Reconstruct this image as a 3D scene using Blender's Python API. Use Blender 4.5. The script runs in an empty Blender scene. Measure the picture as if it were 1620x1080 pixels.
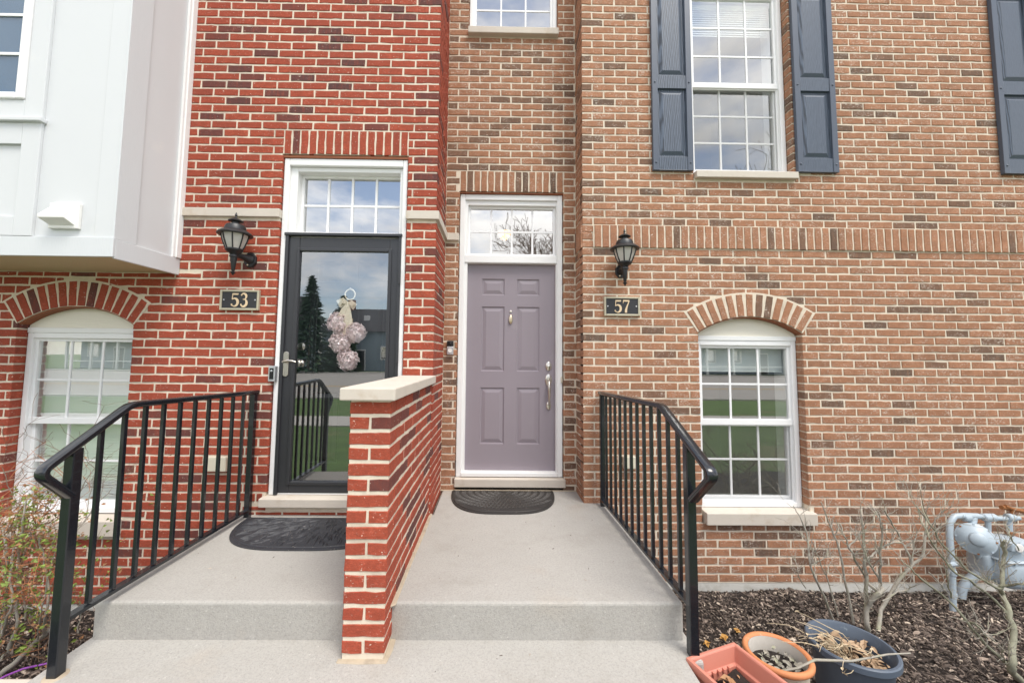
import bpy, bmesh, math, random
from mathutils import Vector, Matrix
R = math.radians
rnd = random.Random(7)
sc = bpy.context.scene
# ------------------------------------------------------------------ camera
F, CX, CY, PI_, YW, RO, CZ = 623.41, 793.325, 519.987, 0.069969, 0.012279, 0.010022, 1.2020
W0, H0 = 1620., 1080.
_c, _s = math.cos(YW), math.sin(YW)
_r0, _f0, _u0 = Vector((_c, -_s, 0)), Vector((_s, _c, 0)), Vector((0, 0, 1))
_cp, _sp = math.cos(PI_), math.sin(PI_)
FWD = _cp*_f0 + _sp*_u0
_up = -_sp*_f0 + _cp*_u0
_cr, _sr = math.cos(RO), math.sin(RO)
RGT = _cr*_r0 + _sr*_up
UPV = -_sr*_r0 + _cr*_up
CAMP = Vector((0, 0, CZ))
cam = bpy.data.cameras.new('camera')
cam.sensor_fit = 'HORIZONTAL'; cam.sensor_width = 36
cam.lens = F/W0*36
cam.shift_x = (W0/2-CX)/W0
cam.shift_y = (CY-H0/2)/W0
cam.clip_start = .05; cam.clip_end = 1000
co = bpy.data.objects.new('camera', cam); sc.collection.objects.link(co)
M = Matrix.Identity(4)
for i in range(3):
    M[i][0], M[i][1], M[i][2], M[i][3] = RGT[i], UPV[i], -FWD[i], CAMP[i]
co.matrix_world = M
sc.camera = co

def ray(x, y):
    return FWD + RGT*((x-CX)/F) - UPV*((y-CY)/F)
def atY(x, y, Y):
    d = ray(x, y); return CAMP + d*(Y/d.y)
def atZ(x, y, Z):
    d = ray(x, y); return CAMP + d*((Z-CZ)/d.z)
def proj(p):
    d = p-CAMP; k = d.dot(FWD)
    if k < .05: return None
    return CX+F*d.dot(RGT)/k, CY-F*d.dot(UPV)/k

# ------------------------------------------------------------------ light
SUN_EL, SUN_AZ = 60, 144          # degrees; sun stands behind the camera
EXPO = 1.15
world = bpy.data.worlds.new('World'); sc.world = world; world.use_nodes = True
nt = world.node_tree; nt.nodes.clear()
def N(nt, t, **k):
    n = nt.nodes.new(t)
    for a, b in k.items(): setattr(n, a, b)
    return n
out = N(nt, 'ShaderNodeOutputWorld'); bg = N(nt, 'ShaderNodeBackground')
sky = N(nt, 'ShaderNodeTexSky', sky_type='NISHITA'); sky.sun_disc = False
sky.sun_elevation = R(SUN_EL); sky.sun_rotation = R(SUN_AZ); sky.air_density = 1.0; sky.dust_density = .6
tc = N(nt, 'ShaderNodeTexCoord')
mp = N(nt, 'ShaderNodeMapping'); mp.inputs['Scale'].default_value = (1.0, 1.0, 2.4)
nz = N(nt, 'ShaderNodeTexNoise'); nz.inputs['Scale'].default_value = 2.3; nz.inputs['Detail'].default_value = 9; nz.inputs['Roughness'].default_value = .58
cr = N(nt, 'ShaderNodeValToRGB'); cr.color_ramp.elements[0].position = .40; cr.color_ramp.elements[1].position = .56
cr.color_ramp.elements[0].color = (.12, .12, .12, 1)
nz2 = N(nt, 'ShaderNodeTexNoise'); nz2.inputs['Scale'].default_value = 4.0; nz2.inputs['Detail'].default_value = 7
cc = N(nt, 'ShaderNodeValToRGB')
cc.color_ramp.elements[0].position = .35; cc.color_ramp.elements[0].color = (6.5, 6.4, 6.35, 1)
cc.color_ramp.elements[1].position = .65; cc.color_ramp.elements[1].color = (10.6, 10.4, 10.1, 1)
mx = N(nt, 'ShaderNodeMixRGB')
L = nt.links.new
L(tc.outputs['Generated'], mp.inputs['Vector']); L(mp.outputs[0], nz.inputs['Vector']); L(mp.outputs[0], nz2.inputs['Vector'])
L(nz.outputs['Fac'], cr.inputs['Fac']); L(nz2.outputs['Fac'], cc.inputs['Fac'])
L(cr.outputs['Color'], mx.inputs['Fac']); L(sky.outputs[0], mx.inputs['Color1']); L(cc.outputs['Color'], mx.inputs['Color2'])
L(mx.outputs[0], bg.inputs['Color']); bg.inputs['Strength'].default_value = .11
L(bg.outputs[0], out.inputs['Surface'])
sl = bpy.data.lights.new('sun', 'SUN'); sl.energy = 1.5; sl.angle = R(26); sl.color = (1, .95, .88)
so = bpy.data.objects.new('sun', sl); sc.collection.objects.link(so)
az, el = R(SUN_AZ), R(SUN_EL)
# sky rotation 0 = +Y, clockwise seen from above
sdir = Vector((math.sin(az)*math.cos(el), math.cos(az)*math.cos(el), math.sin(el)))
so.rotation_euler = sdir.to_track_quat('Z', 'Y').to_euler()
so.location = (0, -5, 12)
sc.view_settings.view_transform = 'Standard'; sc.view_settings.look = 'None'
sc.view_settings.exposure = EXPO; sc.view_settings.gamma = 1

# ------------------------------------------------------------------ mesh helpers
WL = {}
class MB:
    def __init__(s): s.v = []; s.f = []; s.m = []; s.t = []; s.d = []
    def add(s, vs, fs, mi=0, t=0., d=0.):
        o = len(s.v); s.v += [tuple(q) for q in vs]
        s.f += [tuple(i+o for i in q) for q in fs]; s.m += [mi]*len(fs)
        s.t += [t]*len(vs); s.d += [d]*len(vs); return s
    def box(s, x0, x1, y0, y1, z0, z1, mi=0):
        return s.add([(x0,y0,z0),(x1,y0,z0),(x1,y1,z0),(x0,y1,z0),(x0,y0,z1),(x1,y0,z1),(x1,y1,z1),(x0,y1,z1)],
              [(0,3,2,1),(4,5,6,7),(0,1,5,4),(1,2,6,5),(2,3,7,6),(3,0,4,7)], mi)
    def tube(s, pts, rad, n=6, caps=True, mi=0, t=0., ell=None):
        pts = [Vector(p) for p in pts]
        if not hasattr(rad, '__len__'): rad = [rad]*len(pts)
        vs = []; fs = []; pn = None
        for i, p in enumerate(pts):
            a = pts[max(i-1, 0)]; b = pts[min(i+1, len(pts)-1)]
            tg = (b-a)
            tg = tg.normalized() if tg.length > 1e-9 else Vector((0, 0, 1))
            if pn is None:
                pn = tg.orthogonal().normalized()
            pn = (pn - tg*pn.dot(tg))
            pn = pn.normalized() if pn.length > 1e-6 else tg.orthogonal().normalized()
            bn = tg.cross(pn)
            for k in range(n):
                an = 2*math.pi*k/n
                vs.append(p + (pn*math.cos(an) + bn*math.sin(an))*rad[i])
        for i in range(len(pts)-1):
            for k in range(n):
                fs.append((i*n+k, i*n+(k+1) % n, (i+1)*n+(k+1) % n, (i+1)*n+k))
        if caps:
            fs.append(tuple(range(n))[::-1]); o = (len(pts)-1)*n; fs.append(tuple(o+k for k in range(n)))
        return s.add(vs, fs, mi, t)
    def sweep(s, pts, prof, side=Vector((1, 0, 0))):
        pts = [Vector(p) for p in pts]; n = len(prof); vs = []; fs = []
        for i, p in enumerate(pts):
            a = pts[max(i-1, 0)]; b = pts[min(i+1, len(pts)-1)]
            tg = (b-a).normalized(); sd = (side - tg*side.dot(tg)).normalized(); up = sd.cross(tg)
            for (u, w) in prof: vs.append(p + sd*u + up*w)
        for i in range(len(pts)-1):
            for k in range(n): fs.append((i*n+k, i*n+(k+1) % n, (i+1)*n+(k+1) % n, (i+1)*n+k))
        fs.append(tuple(range(n))[::-1]); o = (len(pts)-1)*n; fs.append(tuple(o+k for k in range(n)))
        return s.add(vs, fs)
    def lathe(s, prof, o, n=24, ph=0., sx=1., sy=1., caps=True, ax=None):
        o = Vector(o); vs = []; fs = []
        q = ax if ax else Matrix.Identity(3)
        for (r, z) in prof:
            for k in range(n):
                a = ph + 2*math.pi*k/n
                vs.append(o + q @ Vector((r*math.cos(a)*sx, r*math.sin(a)*sy, z)))
        m = len(prof)
        for i in range(m-1):
            for k in range(n): fs.append((i*n+k, i*n+(k+1) % n, (i+1)*n+(k+1) % n, (i+1)*n+k))
        if caps:
            fs.append(tuple(range(n))[::-1]); fs.append(tuple((m-1)*n+k for k in range(n)))
        return s.add(vs, fs)
    def prism(s, outl, y0, y1):
        n = len(outl)
        vs = [(x, y0, z) for x, z in outl] + [(x, y1, z) for x, z in outl]
        fs = [tuple(range(n)), tuple(range(2*n-1, n-1, -1))]
        for k in range(n): fs.append((k, k+n, (k+1) % n+n, (k+1) % n))
        return s.add(vs, fs)
    def prismz(s, outl, z0, z1):
        n = len(outl)
        vs = [(x, y, z0) for x, y in outl] + [(x, y, z1) for x, y in outl]
        fs = [tuple(range(n))[::-1], tuple(range(n, 2*n))]
        for k in range(n): fs.append((k, (k+1) % n, (k+1) % n+n, k+n))
        return s.add(vs, fs)
    def rings(s, x0, x1, z0, z1, Y, spec):
        """concentric rectangular rings (inset, depth) on a front facing -Y: raised or sunk panel"""
        vs = []; fs = []
        for (i, dy) in spec:
            vs += [(x0+i, Y+dy, z0+i), (x1-i, Y+dy, z0+i), (x1-i, Y+dy, z1-i), (x0+i, Y+dy, z1-i)]
        for k in range(len(spec)-1):
            for j in range(4): fs.append((k*4+j, k*4+(j+1) % 4, (k+1)*4+(j+1) % 4, (k+1)*4+j))
        o = (len(spec)-1)*4; fs.append((o, o+1, o+2, o+3))
        return s.add(vs, fs)
    def build(s, name, mats, parent=None, smooth=None, bevel=0, attr=False, kind=None, origin=None, seg=2):
        if not isinstance(mats, (list, tuple)): mats = [mats]
        V = s.v
        if origin is None:
            mn = [min(q[i] for q in V) for i in range(3)]; mxx = [max(q[i] for q in V) for i in range(3)]
            c = Vector([(mn[i]+mxx[i])/2 for i in range(3)])
            if parent is None: c.z = mn[2]
        else: c = Vector(origin)
        me = bpy.data.meshes.new(name)
        me.from_pydata([(q[0]-c.x, q[1]-c.y, q[2]-c.z) for q in V], [], s.f)
        for m in mats: me.materials.append(m)
        if len(mats) > 1: me.polygons.foreach_set('material_index', s.m)
        if attr:
            a = me.attributes.new('tint', 'FLOAT', 'POINT'); a.data.foreach_set('value', s.t)
            a = me.attributes.new('dark', 'FLOAT', 'POINT'); a.data.foreach_set('value', s.d)
        if smooth:
            me.polygons.foreach_set('use_smooth', [True]*len(s.f)); me.set_sharp_from_angle(angle=R(smooth))
        me.update(); me.validate()
        o = bpy.data.objects.new(name, me); sc.collection.objects.link(o)
        WL[o] = c
        if parent is not None:
            o.parent = parent; o.location = c - WL[parent]
        else: o.location = c
        if bevel:
            b = o.modifiers.new('bevel', 'BEVEL'); b.width = bevel; b.segments = seg; b.limit_method = 'ANGLE'; b.angle_limit = R(40)
            b.harden_normals = False
        if kind: o['kind'] = kind
        return o
def tag(o, label, cat, group=None):
    o['label'] = label; o['category'] = cat
    if group: o['group'] = group
    return o
def thing(name, loc, label, cat, group=None):
    o = bpy.data.objects.new(name, None); sc.collection.objects.link(o)
    o.empty_display_size = .1; o.location = loc; WL[o] = Vector(loc)
    return tag(o, label, cat, group)
def P(name, mats, parent, fn, **k):
    m = MB(); fn(m); return m.build(name, mats, parent, **k)
def BOX(name, mats, parent, *b, **k):
    return MB().box(*b).build(name, mats, parent, **k)

# ------------------------------------------------------------------ materials
def newmat(name):
    m = bpy.data.materials.new(name); m.use_nodes = True
    nt = m.node_tree; b = nt.nodes['Principled BSDF']
    return m, nt, b
def ramp(nt, src, p0, p1, c0=(0,0,0,1), c1=(1,1,1,1)):
    r = N(nt, 'ShaderNodeValToRGB'); e = r.color_ramp.elements
    e[0].position = p0; e[1].position = p1; e[0].color = c0; e[1].color = c1
    nt.links.new(src, r.inputs['Fac']); return r.outputs['Color']
def noise(nt, scale, detail=4, rough=.55, vec=None, dist=0.):
    n = N(nt, 'ShaderNodeTexNoise'); n.inputs['Scale'].default_value = scale
    n.inputs['Detail'].default_value = detail; n.inputs['Roughness'].default_value = rough
    n.inputs['Distortion'].default_value = dist
    if vec: nt.links.new(vec, n.inputs['Vector'])
    return n.outputs['Fac']
def pos(nt, scale=(1, 1, 1), rot=(0, 0, 0)):
    g = N(nt, 'ShaderNodeNewGeometry')
    m = N(nt, 'ShaderNodeMapping'); m.inputs['Scale'].default_value = scale; m.inputs['Rotation'].default_value = rot
    nt.links.new(g.outputs['Position'], m.inputs['Vector']); return m.outputs[0]
def mixc(nt, fac, a, b, mode='MIX'):
    m = N(nt, 'ShaderNodeMixRGB', blend_type=mode)
    for s_, v in ((m.inputs['Fac'], fac), (m.inputs['Color1'], a), (m.inputs['Color2'], b)):
        if isinstance(v, (int, float)): s_.default_value = v
        elif isinstance(v, tuple): s_.default_value = v if len(v) == 4 else (*v, 1)
        else: nt.links.new(v, s_)
    return m.outputs[0]
def mathn(nt, op, a, b=0.):
    m = N(nt, 'ShaderNodeMath', operation=op)
    for s_, v in ((m.inputs[0], a), (m.inputs[1], b)):
        if isinstance(v, (int, float)): s_.default_value = v
        else: nt.links.new(v, s_)
    return m.outputs[0]
def bump(nt, b, h, strength=.3, dist=.004):
    n = N(nt, 'ShaderNodeBump'); n.inputs['Strength'].default_value = strength; n.inputs['Distance'].default_value = dist
    nt.links.new(h, n.inputs['Height']); nt.links.new(n.outputs[0], b.inputs['Normal'])
def pm(name, col, rough=.5, metal=0., var=.12, vs=12., bs=90., bst=.15, bd=.002, stretch=(1, 1, 1), dirt=None, dth=(.55, .75), dsc=9., coat=0., spec=.5):
    m, nt, b = newmat(name)
    v = pos(nt, stretch)
    n1 = noise(nt, vs, 5, .6, v)
    c = mixc(nt, n1, tuple(x*(1-var) for x in col), tuple(min(1, x*(1+var)) for x in col))
    if dirt:
        c = mixc(nt, ramp(nt, noise(nt, dsc, 6, .65, v), *dth), c, dirt)
    nt.links.new(c, b.inputs['Base Color'])
    b.inputs['Roughness'].default_value = rough; b.inputs['Metallic'].default_value = metal
    b.inputs['Coat Weight'].default_value = coat; b.inputs['Specular IOR Level'].default_value = spec
    if bst: bump(nt, b, noise(nt, bs, 4, .6, v), bst, bd)
    return m
def brickmat(name, a, bcol, dk, dk2, smear, thr, mott=.50):
    m, nt, b = newmat(name)
    at = N(nt, 'ShaderNodeAttribute', attribute_name='tint'); ad = N(nt, 'ShaderNodeAttribute', attribute_name='dark')
    v = pos(nt)
    n1 = noise(nt, 14, 6, .65, v); n2 = noise(nt, 55, 5, .7, v); n3 = noise(nt, 130, 3, .6, v)
    c = mixc(nt, at.outputs['Fac'], a, bcol)
    c = mixc(nt, ramp(nt, n1, .38, .66), c, tuple(x*.70 for x in a))
    c = mixc(nt, ramp(nt, noise(nt, 45, 6, .75, pos(nt, (1, 1, 2.2), (.1, .3, .7))), mott, mott+.15, (0,0,0,1), (.75,.75,.75,1)), c, tuple(x*.58+.004 for x in a))
    c = mixc(nt, ramp(nt, noise(nt, 38, 4, .7, pos(nt, (1, 1, 1.4), (.9, .1, .4))), .60, .72, (0,0,0,1), (.55,.55,.55,1)), c, tuple(min(1, x*1.45+.02) for x in a))
    c = mixc(nt, ramp(nt, noise(nt, 26, 5, .7, pos(nt, (1, 1, 1), (.2, .5, .1))), .58, .70, (0,0,0,1), (.5,.5,.5,1)), c, tuple(x*.5+.01 for x in a))
    streak = noise(nt, 22, 3, .6, pos(nt, (2.2, 2.2, .5)))
    dcol = mixc(nt, n2, dk, dk2)
    df = mathn(nt, 'MULTIPLY', ad.outputs['Fac'], ramp(nt, streak, .28, .5, (.62,.62,.62,1)))
    c = mixc(nt, df, c, dcol)
    c = mixc(nt, ramp(nt, n3, .60, .72, (0,0,0,1), (.55,.55,.55,1)), c, tuple(x*.45 for x in a))      # pits
    sm = mathn(nt, 'MULTIPLY', ramp(nt, noise(nt, 11, 4, .6, v), .42, .62), ramp(nt, noise(nt, 60, 6, .75, pos(nt, (1, 1, 1.6), (0, .6, 0))), thr, thr+.09))
    sm = mathn(nt, 'MULTIPLY', sm, ramp(nt, noise(nt, 1.3, 4, .6, pos(nt, (1, 1, 1.3), (.3, .2, .1))), .36, .62, (.35,.35,.35,1), (1.25,1.25,1.25,1)))
    c = mixc(nt, mathn(nt, 'MULTIPLY', sm, .75), c, smear)                                          # mortar smears
    c = mixc(nt, mathn(nt, 'MULTIPLY', ramp(nt, noise(nt, .9, 5, .65, v), .42, .70), .30), c, tuple(x*.62 for x in a))
    sp = ramp(nt, noise(nt, 75, 2, .5, pos(nt, (1,1,1), (.4,.7,.2))), .715, .745)
    c = mixc(nt, mathn(nt, 'MULTIPLY', sp, .8), c, smear)                                           # lime specks
    nt.links.new(c, b.inputs['Base Color']); b.inputs['Roughness'].default_value = .88
    b.inputs['Specular IOR Level'].default_value = .25
    h = mathn(nt, 'ADD', mathn(nt, 'MULTIPLY', n2, .7), n3)
    bump(nt, b, h, .55, .004)
    return m
M_red = brickmat('red_brick', (.44, .092, .050), (.33, .062, .037), (.058, .036, .038), (.12, .050, .044), (.70, .58, .48), .585, .43)
M_brn = brickmat('brown_brick', (.43, .212, .122), (.345, .165, .094), (.090, .062, .048), (.150, .098, .070), (.74, .66, .57), .525)
M_mor = pm('mortar', (.67, .585, .47), .95, var=.16, vs=26, bs=160, bst=.5, bd=.003, dirt=(.42, .35, .27), dth=(.52, .78), dsc=3)
M_white = pm('white_vinyl', (.80, .80, .80), .32, var=.02, bst=0)
M_trim = pm('white_painted_trim', (.78, .78, .77), .5, var=.03, vs=6, bs=60, bst=.08)
M_board = pm('white_painted_board', (.605, .62, .632), .55, var=.025, vs=3, bs=40, bst=.06, dirt=(.68, .68, .66), dth=(.62, .85), dsc=3)
M_lime = pm('limestone', (.56, .505, .435), .85, var=.08, vs=9, bs=140, bst=.25, dirt=(.46, .38, .29), dth=(.58, .78), dsc=6)
M_tan = pm('tan_soffit', (.56, .46, .28), .7, var=.08, vs=10, bs=40, bst=.3, stretch=(1, 8, 8))
def woodgrain(name, col, rough, k=.16, sc_=(9, 9, 1.1), spec=.4, ws=5.):
    m, nt, b = newmat(name)
    v = pos(nt, sc_)
    w = N(nt, 'ShaderNodeTexWave', wave_type='RINGS', rings_direction='SPHERICAL'); w.inputs['Scale'].default_value = ws
    w.inputs['Distortion'].default_value = 4.0; w.inputs['Detail'].default_value = 3; w.inputs['Detail Scale'].default_value = .8
    nt.links.new(v, w.inputs['Vector'])
    c = mixc(nt, w.outputs['Fac'], tuple(x*(1-k) for x in col), tuple(x*(1+k) for x in col))
    nt.links.new(c, b.inputs['Base Color']); b.inputs['Roughness'].default_value = rough; b.inputs['Specular IOR Level'].default_value = spec
    bump(nt, b, w.outputs['Fac'], .25, .002); return m
M_grain = woodgrain('painted_wood_grain', (.61, .63, .645), .55, .06, (14, 14, 1.6))
M_tymp = woodgrain('painted_rough_sawn_board', (.76, .72, .62), .65, .08, (2.2, 8, 16), ws=3.)
M_shut = woodgrain('slate_blue_shutter', (.068, .086, .118), .42, .55, (10, 10, 1.6), .5)
M_shutf = pm('slate_blue_frame', (.072, .088, .120), .40, var=.06, bs=120, bst=.06)
M_purple = pm('mauve_door_paint', (.265, .230, .258), .40, var=.05, vs=3, bs=45, bst=.10, dirt=(.30, .27, .28), dth=(.60, .85), dsc=5)
M_black = pm('black_railing_paint', (.010, .012, .016), .22, var=.3, vs=30, bs=90, bst=.04, coat=.3)
M_lant = pm('black_lantern_metal', (.014, .015, .017), .42, var=.3, vs=40, bs=160, bst=.15)
M_storm = pm('charcoal_storm_frame', (.030, .031, .035), .34, var=.06, bst=0)
M_dark = pm('dark_green_black_door', (.012, .016, .018), .35, var=.1, bst=0)
M_nick = pm('satin_nickel', (.62, .58, .52), .28, 1., var=.05, bst=0)
M_brass = pm('pale_brass', (.70, .58, .40), .3, 1., var=.05, bst=0)
M_lint = pm('primed_steel_lintel', (.26, .085, .035), .7, var=.2, bst=.1)
M_plq = pm('black_plaque', (.022, .023, .026), .55, var=.3, vs=60, bs=200, bst=.3)
M_plb = pm('aged_brass_border', (.46, .42, .31), .5, .3, var=.15, vs=60)
M_num = pm('cream_numerals', (.68, .52, .33), .5, var=.06)
M_mat = None
M_plas = pm('beige_plastic', (.62, .57, .45), .5, var=.05, bst=0)
M_silver = pm('brushed_silver', (.55, .56, .58), .35, .8, var=.04, bst=0)
M_blkp = pm('black_plastic', (.010, .010, .012), .25, bst=0)
M_wht_plain = pm('plain_white_plastic', (.78, .77, .74), .4, var=.02, bst=0)
M_room = pm('room_paint', (.34, .33, .31), .9, var=.04, bst=0)
M_blind = pm('white_blind', (.84, .86, .83), .6, var=.02, bst=0)
M_blue = pm('blue_shade_fabric', (.030, .100, .200), .8, var=.45, vs=60, bs=200, bst=.2, stretch=(6, 1, 1))
M_petal = pm('blush_petal', (.93, .76, .75), .7, var=.14, vs=22, bst=0)
def petalmat():
    m, nt, b = newmat('blush_petal'); nt.nodes.remove(b)
    o = [n for n in nt.nodes if n.type == 'OUTPUT_MATERIAL'][0]
    c = mixc(nt, noise(nt, 24, 3, .6, pos(nt)), (.96, .80, .80), (.97, .92, .91))
    d = N(nt, 'ShaderNodeBsdfDiffuse'); t = N(nt, 'ShaderNodeBsdfTranslucent'); x = N(nt, 'ShaderNodeMixShader'); x.inputs[0].default_value = .22
    nt.links.new(c, d.inputs['Color']); nt.links.new(c, t.inputs['Color']); nt.links.new(d.outputs[0], x.inputs[1]); nt.links.new(t.outputs[0], x.inputs[2])
    nt.links.new(x.outputs[0], o.inputs['Surface']); return m
M_petal = petalmat()
M_ribbon = pm('cream_ribbon', (.80, .72, .58), .6, var=.05, bst=.1)
M_gas = pm('blue_grey_paint', (.37, .435, .485), .42, var=.08, vs=10, bs=60, bst=.08, dirt=(.24, .13, .06), dth=(.70, .78), dsc=14)
M_rust = pm('rusty_iron', (.26, .10, .03), .8, var=.4, vs=50, bst=.3)
M_terra = pm('orange_terracotta', (.56, .215, .088), .7, var=.15, vs=12, dirt=(.55, .42, .34), dth=(.62, .75), dsc=10)
M_terras = pm('limed_terracotta_wall', (.58, .50, .39), .8, var=.15, vs=14, dirt=(.42, .20, .09), dth=(.62, .75), dsc=16)
M_salm = pm('salmon_plastic', (.56, .215, .155), .5, var=.08, vs=8, dirt=(.60, .32, .26), dth=(.6, .8), dsc=6)
M_pot = pm('slate_blue_plastic', (.082, .105, .140), .5, var=.12, vs=9, dirt=(.24, .29, .32), dth=(.62, .78), dsc=18)
M_soil = pm('potting_soil', (.020, .014, .011), .95, var=.4, vs=60, bs=70, bst=.8, bd=.01)
M_leafdry = pm('dry_leaf', (.36, .19, .09), .7, var=.35, vs=30)
M_straw = pm('dry_stalk', (.52, .42, .28), .8, var=.2, vs=30)
M_bark = pm('grey_bark', (.32, .295, .25), .85, var=.28, vs=35, bs=90, bst=.4, dirt=(.30, .30, .20), dth=(.5, .7), dsc=14)
M_bark2 = pm('green_grey_bark', (.24, .235, .17), .85, var=.3, vs=25, bs=90, bst=.4)
M_twig = pm('brown_twig', (.17, .10, .06), .8, var=.3, vs=30, bst=0)
M_otwig = pm('orange_dry_needle', (.42, .17, .07), .8, var=.3, vs=30, bst=0)
M_leaf = pm('spring_green_leaf', (.20, .27, .05), .55, var=.4, vs=25, bst=0)
M_cord = pm('purple_cord', (.36, .10, .50), .5, var=.05, bst=0)
M_conf = pm('foundation_concrete', (.58, .565, .52), .9, var=.08, vs=6, bs=90, bst=.3, dirt=(.38, .36, .31), dth=(.55, .75), dsc=5)
def concrete(name):
    m, nt, b = newmat(name); v = pos(nt)
    c = mixc(nt, noise(nt, 2.2, 6, .6, v), (.362, .346, .318), (.428, .411, .380))
    c = mixc(nt, ramp(nt, noise(nt, 9, 6, .7, v), .52, .80), c, (.36, .343, .312))
    c = mixc(nt, ramp(nt, noise(nt, 170, 2, .5, v), .58, .75), c, (.33, .32, .30))
    c = mixc(nt, mathn(nt, 'MULTIPLY', ramp(nt, noise(nt, 60, 3, .6, v), .66, .72), .6), c, (.60, .58, .54))
    c = mixc(nt, mathn(nt, 'MULTIPLY', ramp(nt, noise(nt, 1.7, 3, .5, pos(nt, (1, 1, 1), (.3, .2, .9))), .60, .72), .30), c, (.40, .31, .22))
    c = mixc(nt, mathn(nt, 'MULTIPLY', ramp(nt, noise(nt, 85, 4, .8, v), .46, .64), .55), c, (.275, .265, .245))
    c = mixc(nt, mathn(nt, 'MULTIPLY', ramp(nt, noise(nt, 3.4, 7, .7, pos(nt, (1, 1, 1), (.5, .1, .3))), .53, .74), .42), c, (.27, .25, .215))
    vo = N(nt, 'ShaderNodeTexVoronoi'); vo.inputs['Scale'].default_value = 26; nt.links.new(v, vo.inputs['Vector'])
    c = mixc(nt, mathn(nt, 'MULTIPLY', ramp(nt, vo.outputs['Distance'], .05, .085, (1,1,1,1), (0,0,0,1)), .5), c, (.20, .185, .165))
    nt.links.new(c, b.inputs['Base Color']); b.inputs['Roughness'].default_value = .9
    bump(nt, b, mathn(nt, 'ADD', noise(nt, 150, 3, .6, v), noise(nt, 30, 4, .6, v)), .5, .004)
    return m
M_fil = pm('dirty_mortar_fillet', (.42, .35, .26), .95, var=.2, vs=20, bs=120, bst=.5, dirt=(.30, .25, .19), dth=(.5, .7), dsc=12)
M_conc = concrete('broom_finished_concrete')
def glass(name, refl, tint=(.93, .96, .95), rough=0.):
    m, nt, b = newmat(name); nt.nodes.remove(b)
    o = [n for n in nt.nodes if n.type == 'OUTPUT_MATERIAL'][0]
    t = N(nt, 'ShaderNodeBsdfTransparent'); t.inputs['Color'].default_value = (*tint, 1)
    g = N(nt, 'ShaderNodeBsdfGlossy'); g.inputs['Roughness'].default_value = rough; g.inputs['Color'].default_value = (1, 1, 1, 1)
    f = N(nt, 'ShaderNodeLayerWeight'); f.inputs['Blend'].default_value = .5
    fac = mathn(nt, 'ADD', mathn(nt, 'MULTIPLY', mathn(nt, 'POWER', f.outputs['Facing'], 4.), 1-refl), refl)
    n = N(nt, 'ShaderNodeBump'); n.inputs['Strength'].default_value = .06; n.inputs['Distance'].default_value = .004
    nt.links.new(noise(nt, 2.5, 2, .5, pos(nt)), n.inputs['Height']); nt.links.new(n.outputs[0], g.inputs['Normal'])
    x = N(nt, 'ShaderNodeMixShader'); nt.links.new(fac, x.inputs[0]); nt.links.new(t.outputs[0], x.inputs[1]); nt.links.new(g.outputs[0], x.inputs[2])
    nt.links.new(x.outputs[0], o.inputs['Surface']); return m
M_glass = glass('window_glass', .31)
M_tglass = glass('transom_glass', .42)
M_bglass = glass('bay_glass', .06)
M_sglass = glass('storm_glass', .27, (.97, .98, .98))
M_frost = pm('seeded_lantern_glass', (.76, .73, .68), .22, var=.12, vs=25, bs=40, bst=.2)
M_frost.node_tree.nodes['Principled BSDF'].inputs['Transmission Weight'].default_value = .35
def screen(name):
    m, nt, b = newmat(name); nt.nodes.remove(b)
    o = [n for n in nt.nodes if n.type == 'OUTPUT_MATERIAL'][0]
    t = N(nt, 'ShaderNodeBsdfTransparent'); d = N(nt, 'ShaderNodeBsdfDiffuse'); d.inputs['Color'].default_value = (.16, .17, .16, 1)
    x = N(nt, 'ShaderNodeMixShader'); x.inputs[0].default_value = .16
    nt.links.new(t.outputs[0], x.inputs[1]); nt.links.new(d.outputs[0], x.inputs[2]); nt.links.new(x.outputs[0], o.inputs['Surface']); return m
M_screen = screen('insect_screen')
def emit(name, col, st):
    m, nt, b = newmat(name); b.inputs['Base Color'].default_value = (*col, 1)
    b.inputs['Emission Color'].default_value = (*col, 1); b.inputs['Emission Strength'].default_value = st; return m
M_lamp = emit('warm_lamp_glass', (1, .55, .22), .9)

# ------------------------------------------------------------------ planes of the place (metres; landing top is z=0)
RED, REC, RT = 3.071, 3.637, 3.3445          # y of red wall, recess wall, brown wall
XC, XB = -.4875, .7345                        # x of red corner, brown corner
C = .0677; BL = .2032; J = .0128
ZB = 2.148                                    # a bed line of the brown brick
ZR = 4.0862                                   # a bed line of the red brick
GZ = -.66

def ground_z(x, y):
    return -.70 + max(0, 3.35-y)*.075 + .018*math.sin(3.1*x+1)*math.sin(2.7*y) + .012*math.sin(7.3*x)*math.cos(6.1*y+x)

# ------------------------------------------------------------------ setting: ground, walks, road behind the camera
M_lawn = pm('lawn', (.085, .15, .035), .9, var=.5, vs=3, bs=60, bst=.6, bd=.02, dirt=(.20, .17, .09), dth=(.55, .8), dsc=1.2)
M_road = pm('road_surface', (.36, .34, .31), .9, var=.12, vs=2, bs=60, bst=.2)
M_walk = pm('pavement_concrete', (.48, .46, .42), .9, var=.1, vs=2, bs=60, bst=.2)
M_yel = pm('yellow_road_paint', (.60, .38, .06), .7, bst=0)
def S(name, mb, m, **k):
    o = mb.build(name, m, **k); o['kind'] = 'structure'; return o
def sheet(mb, x0, x1, y0, y1, z): return mb.add([(x0,y0,z),(x1,y0,z),(x1,y1,z),(x0,y1,z)], [(0,1,2,3)])
gm = MB()
sheet(gm, -300, 300, -400, .95, -.56)
S('lawn', gm, M_lawn)
S('ground', sheet(MB(), -300, 300, -400, 300, -.80), M_soil)
S('pavement', MB().box(-80, 80, -5.2, -3.7, -.75, -.535), M_walk)
S('road', sheet(MB(), -120, 120, -32, -10.0, -.552), M_road)
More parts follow.
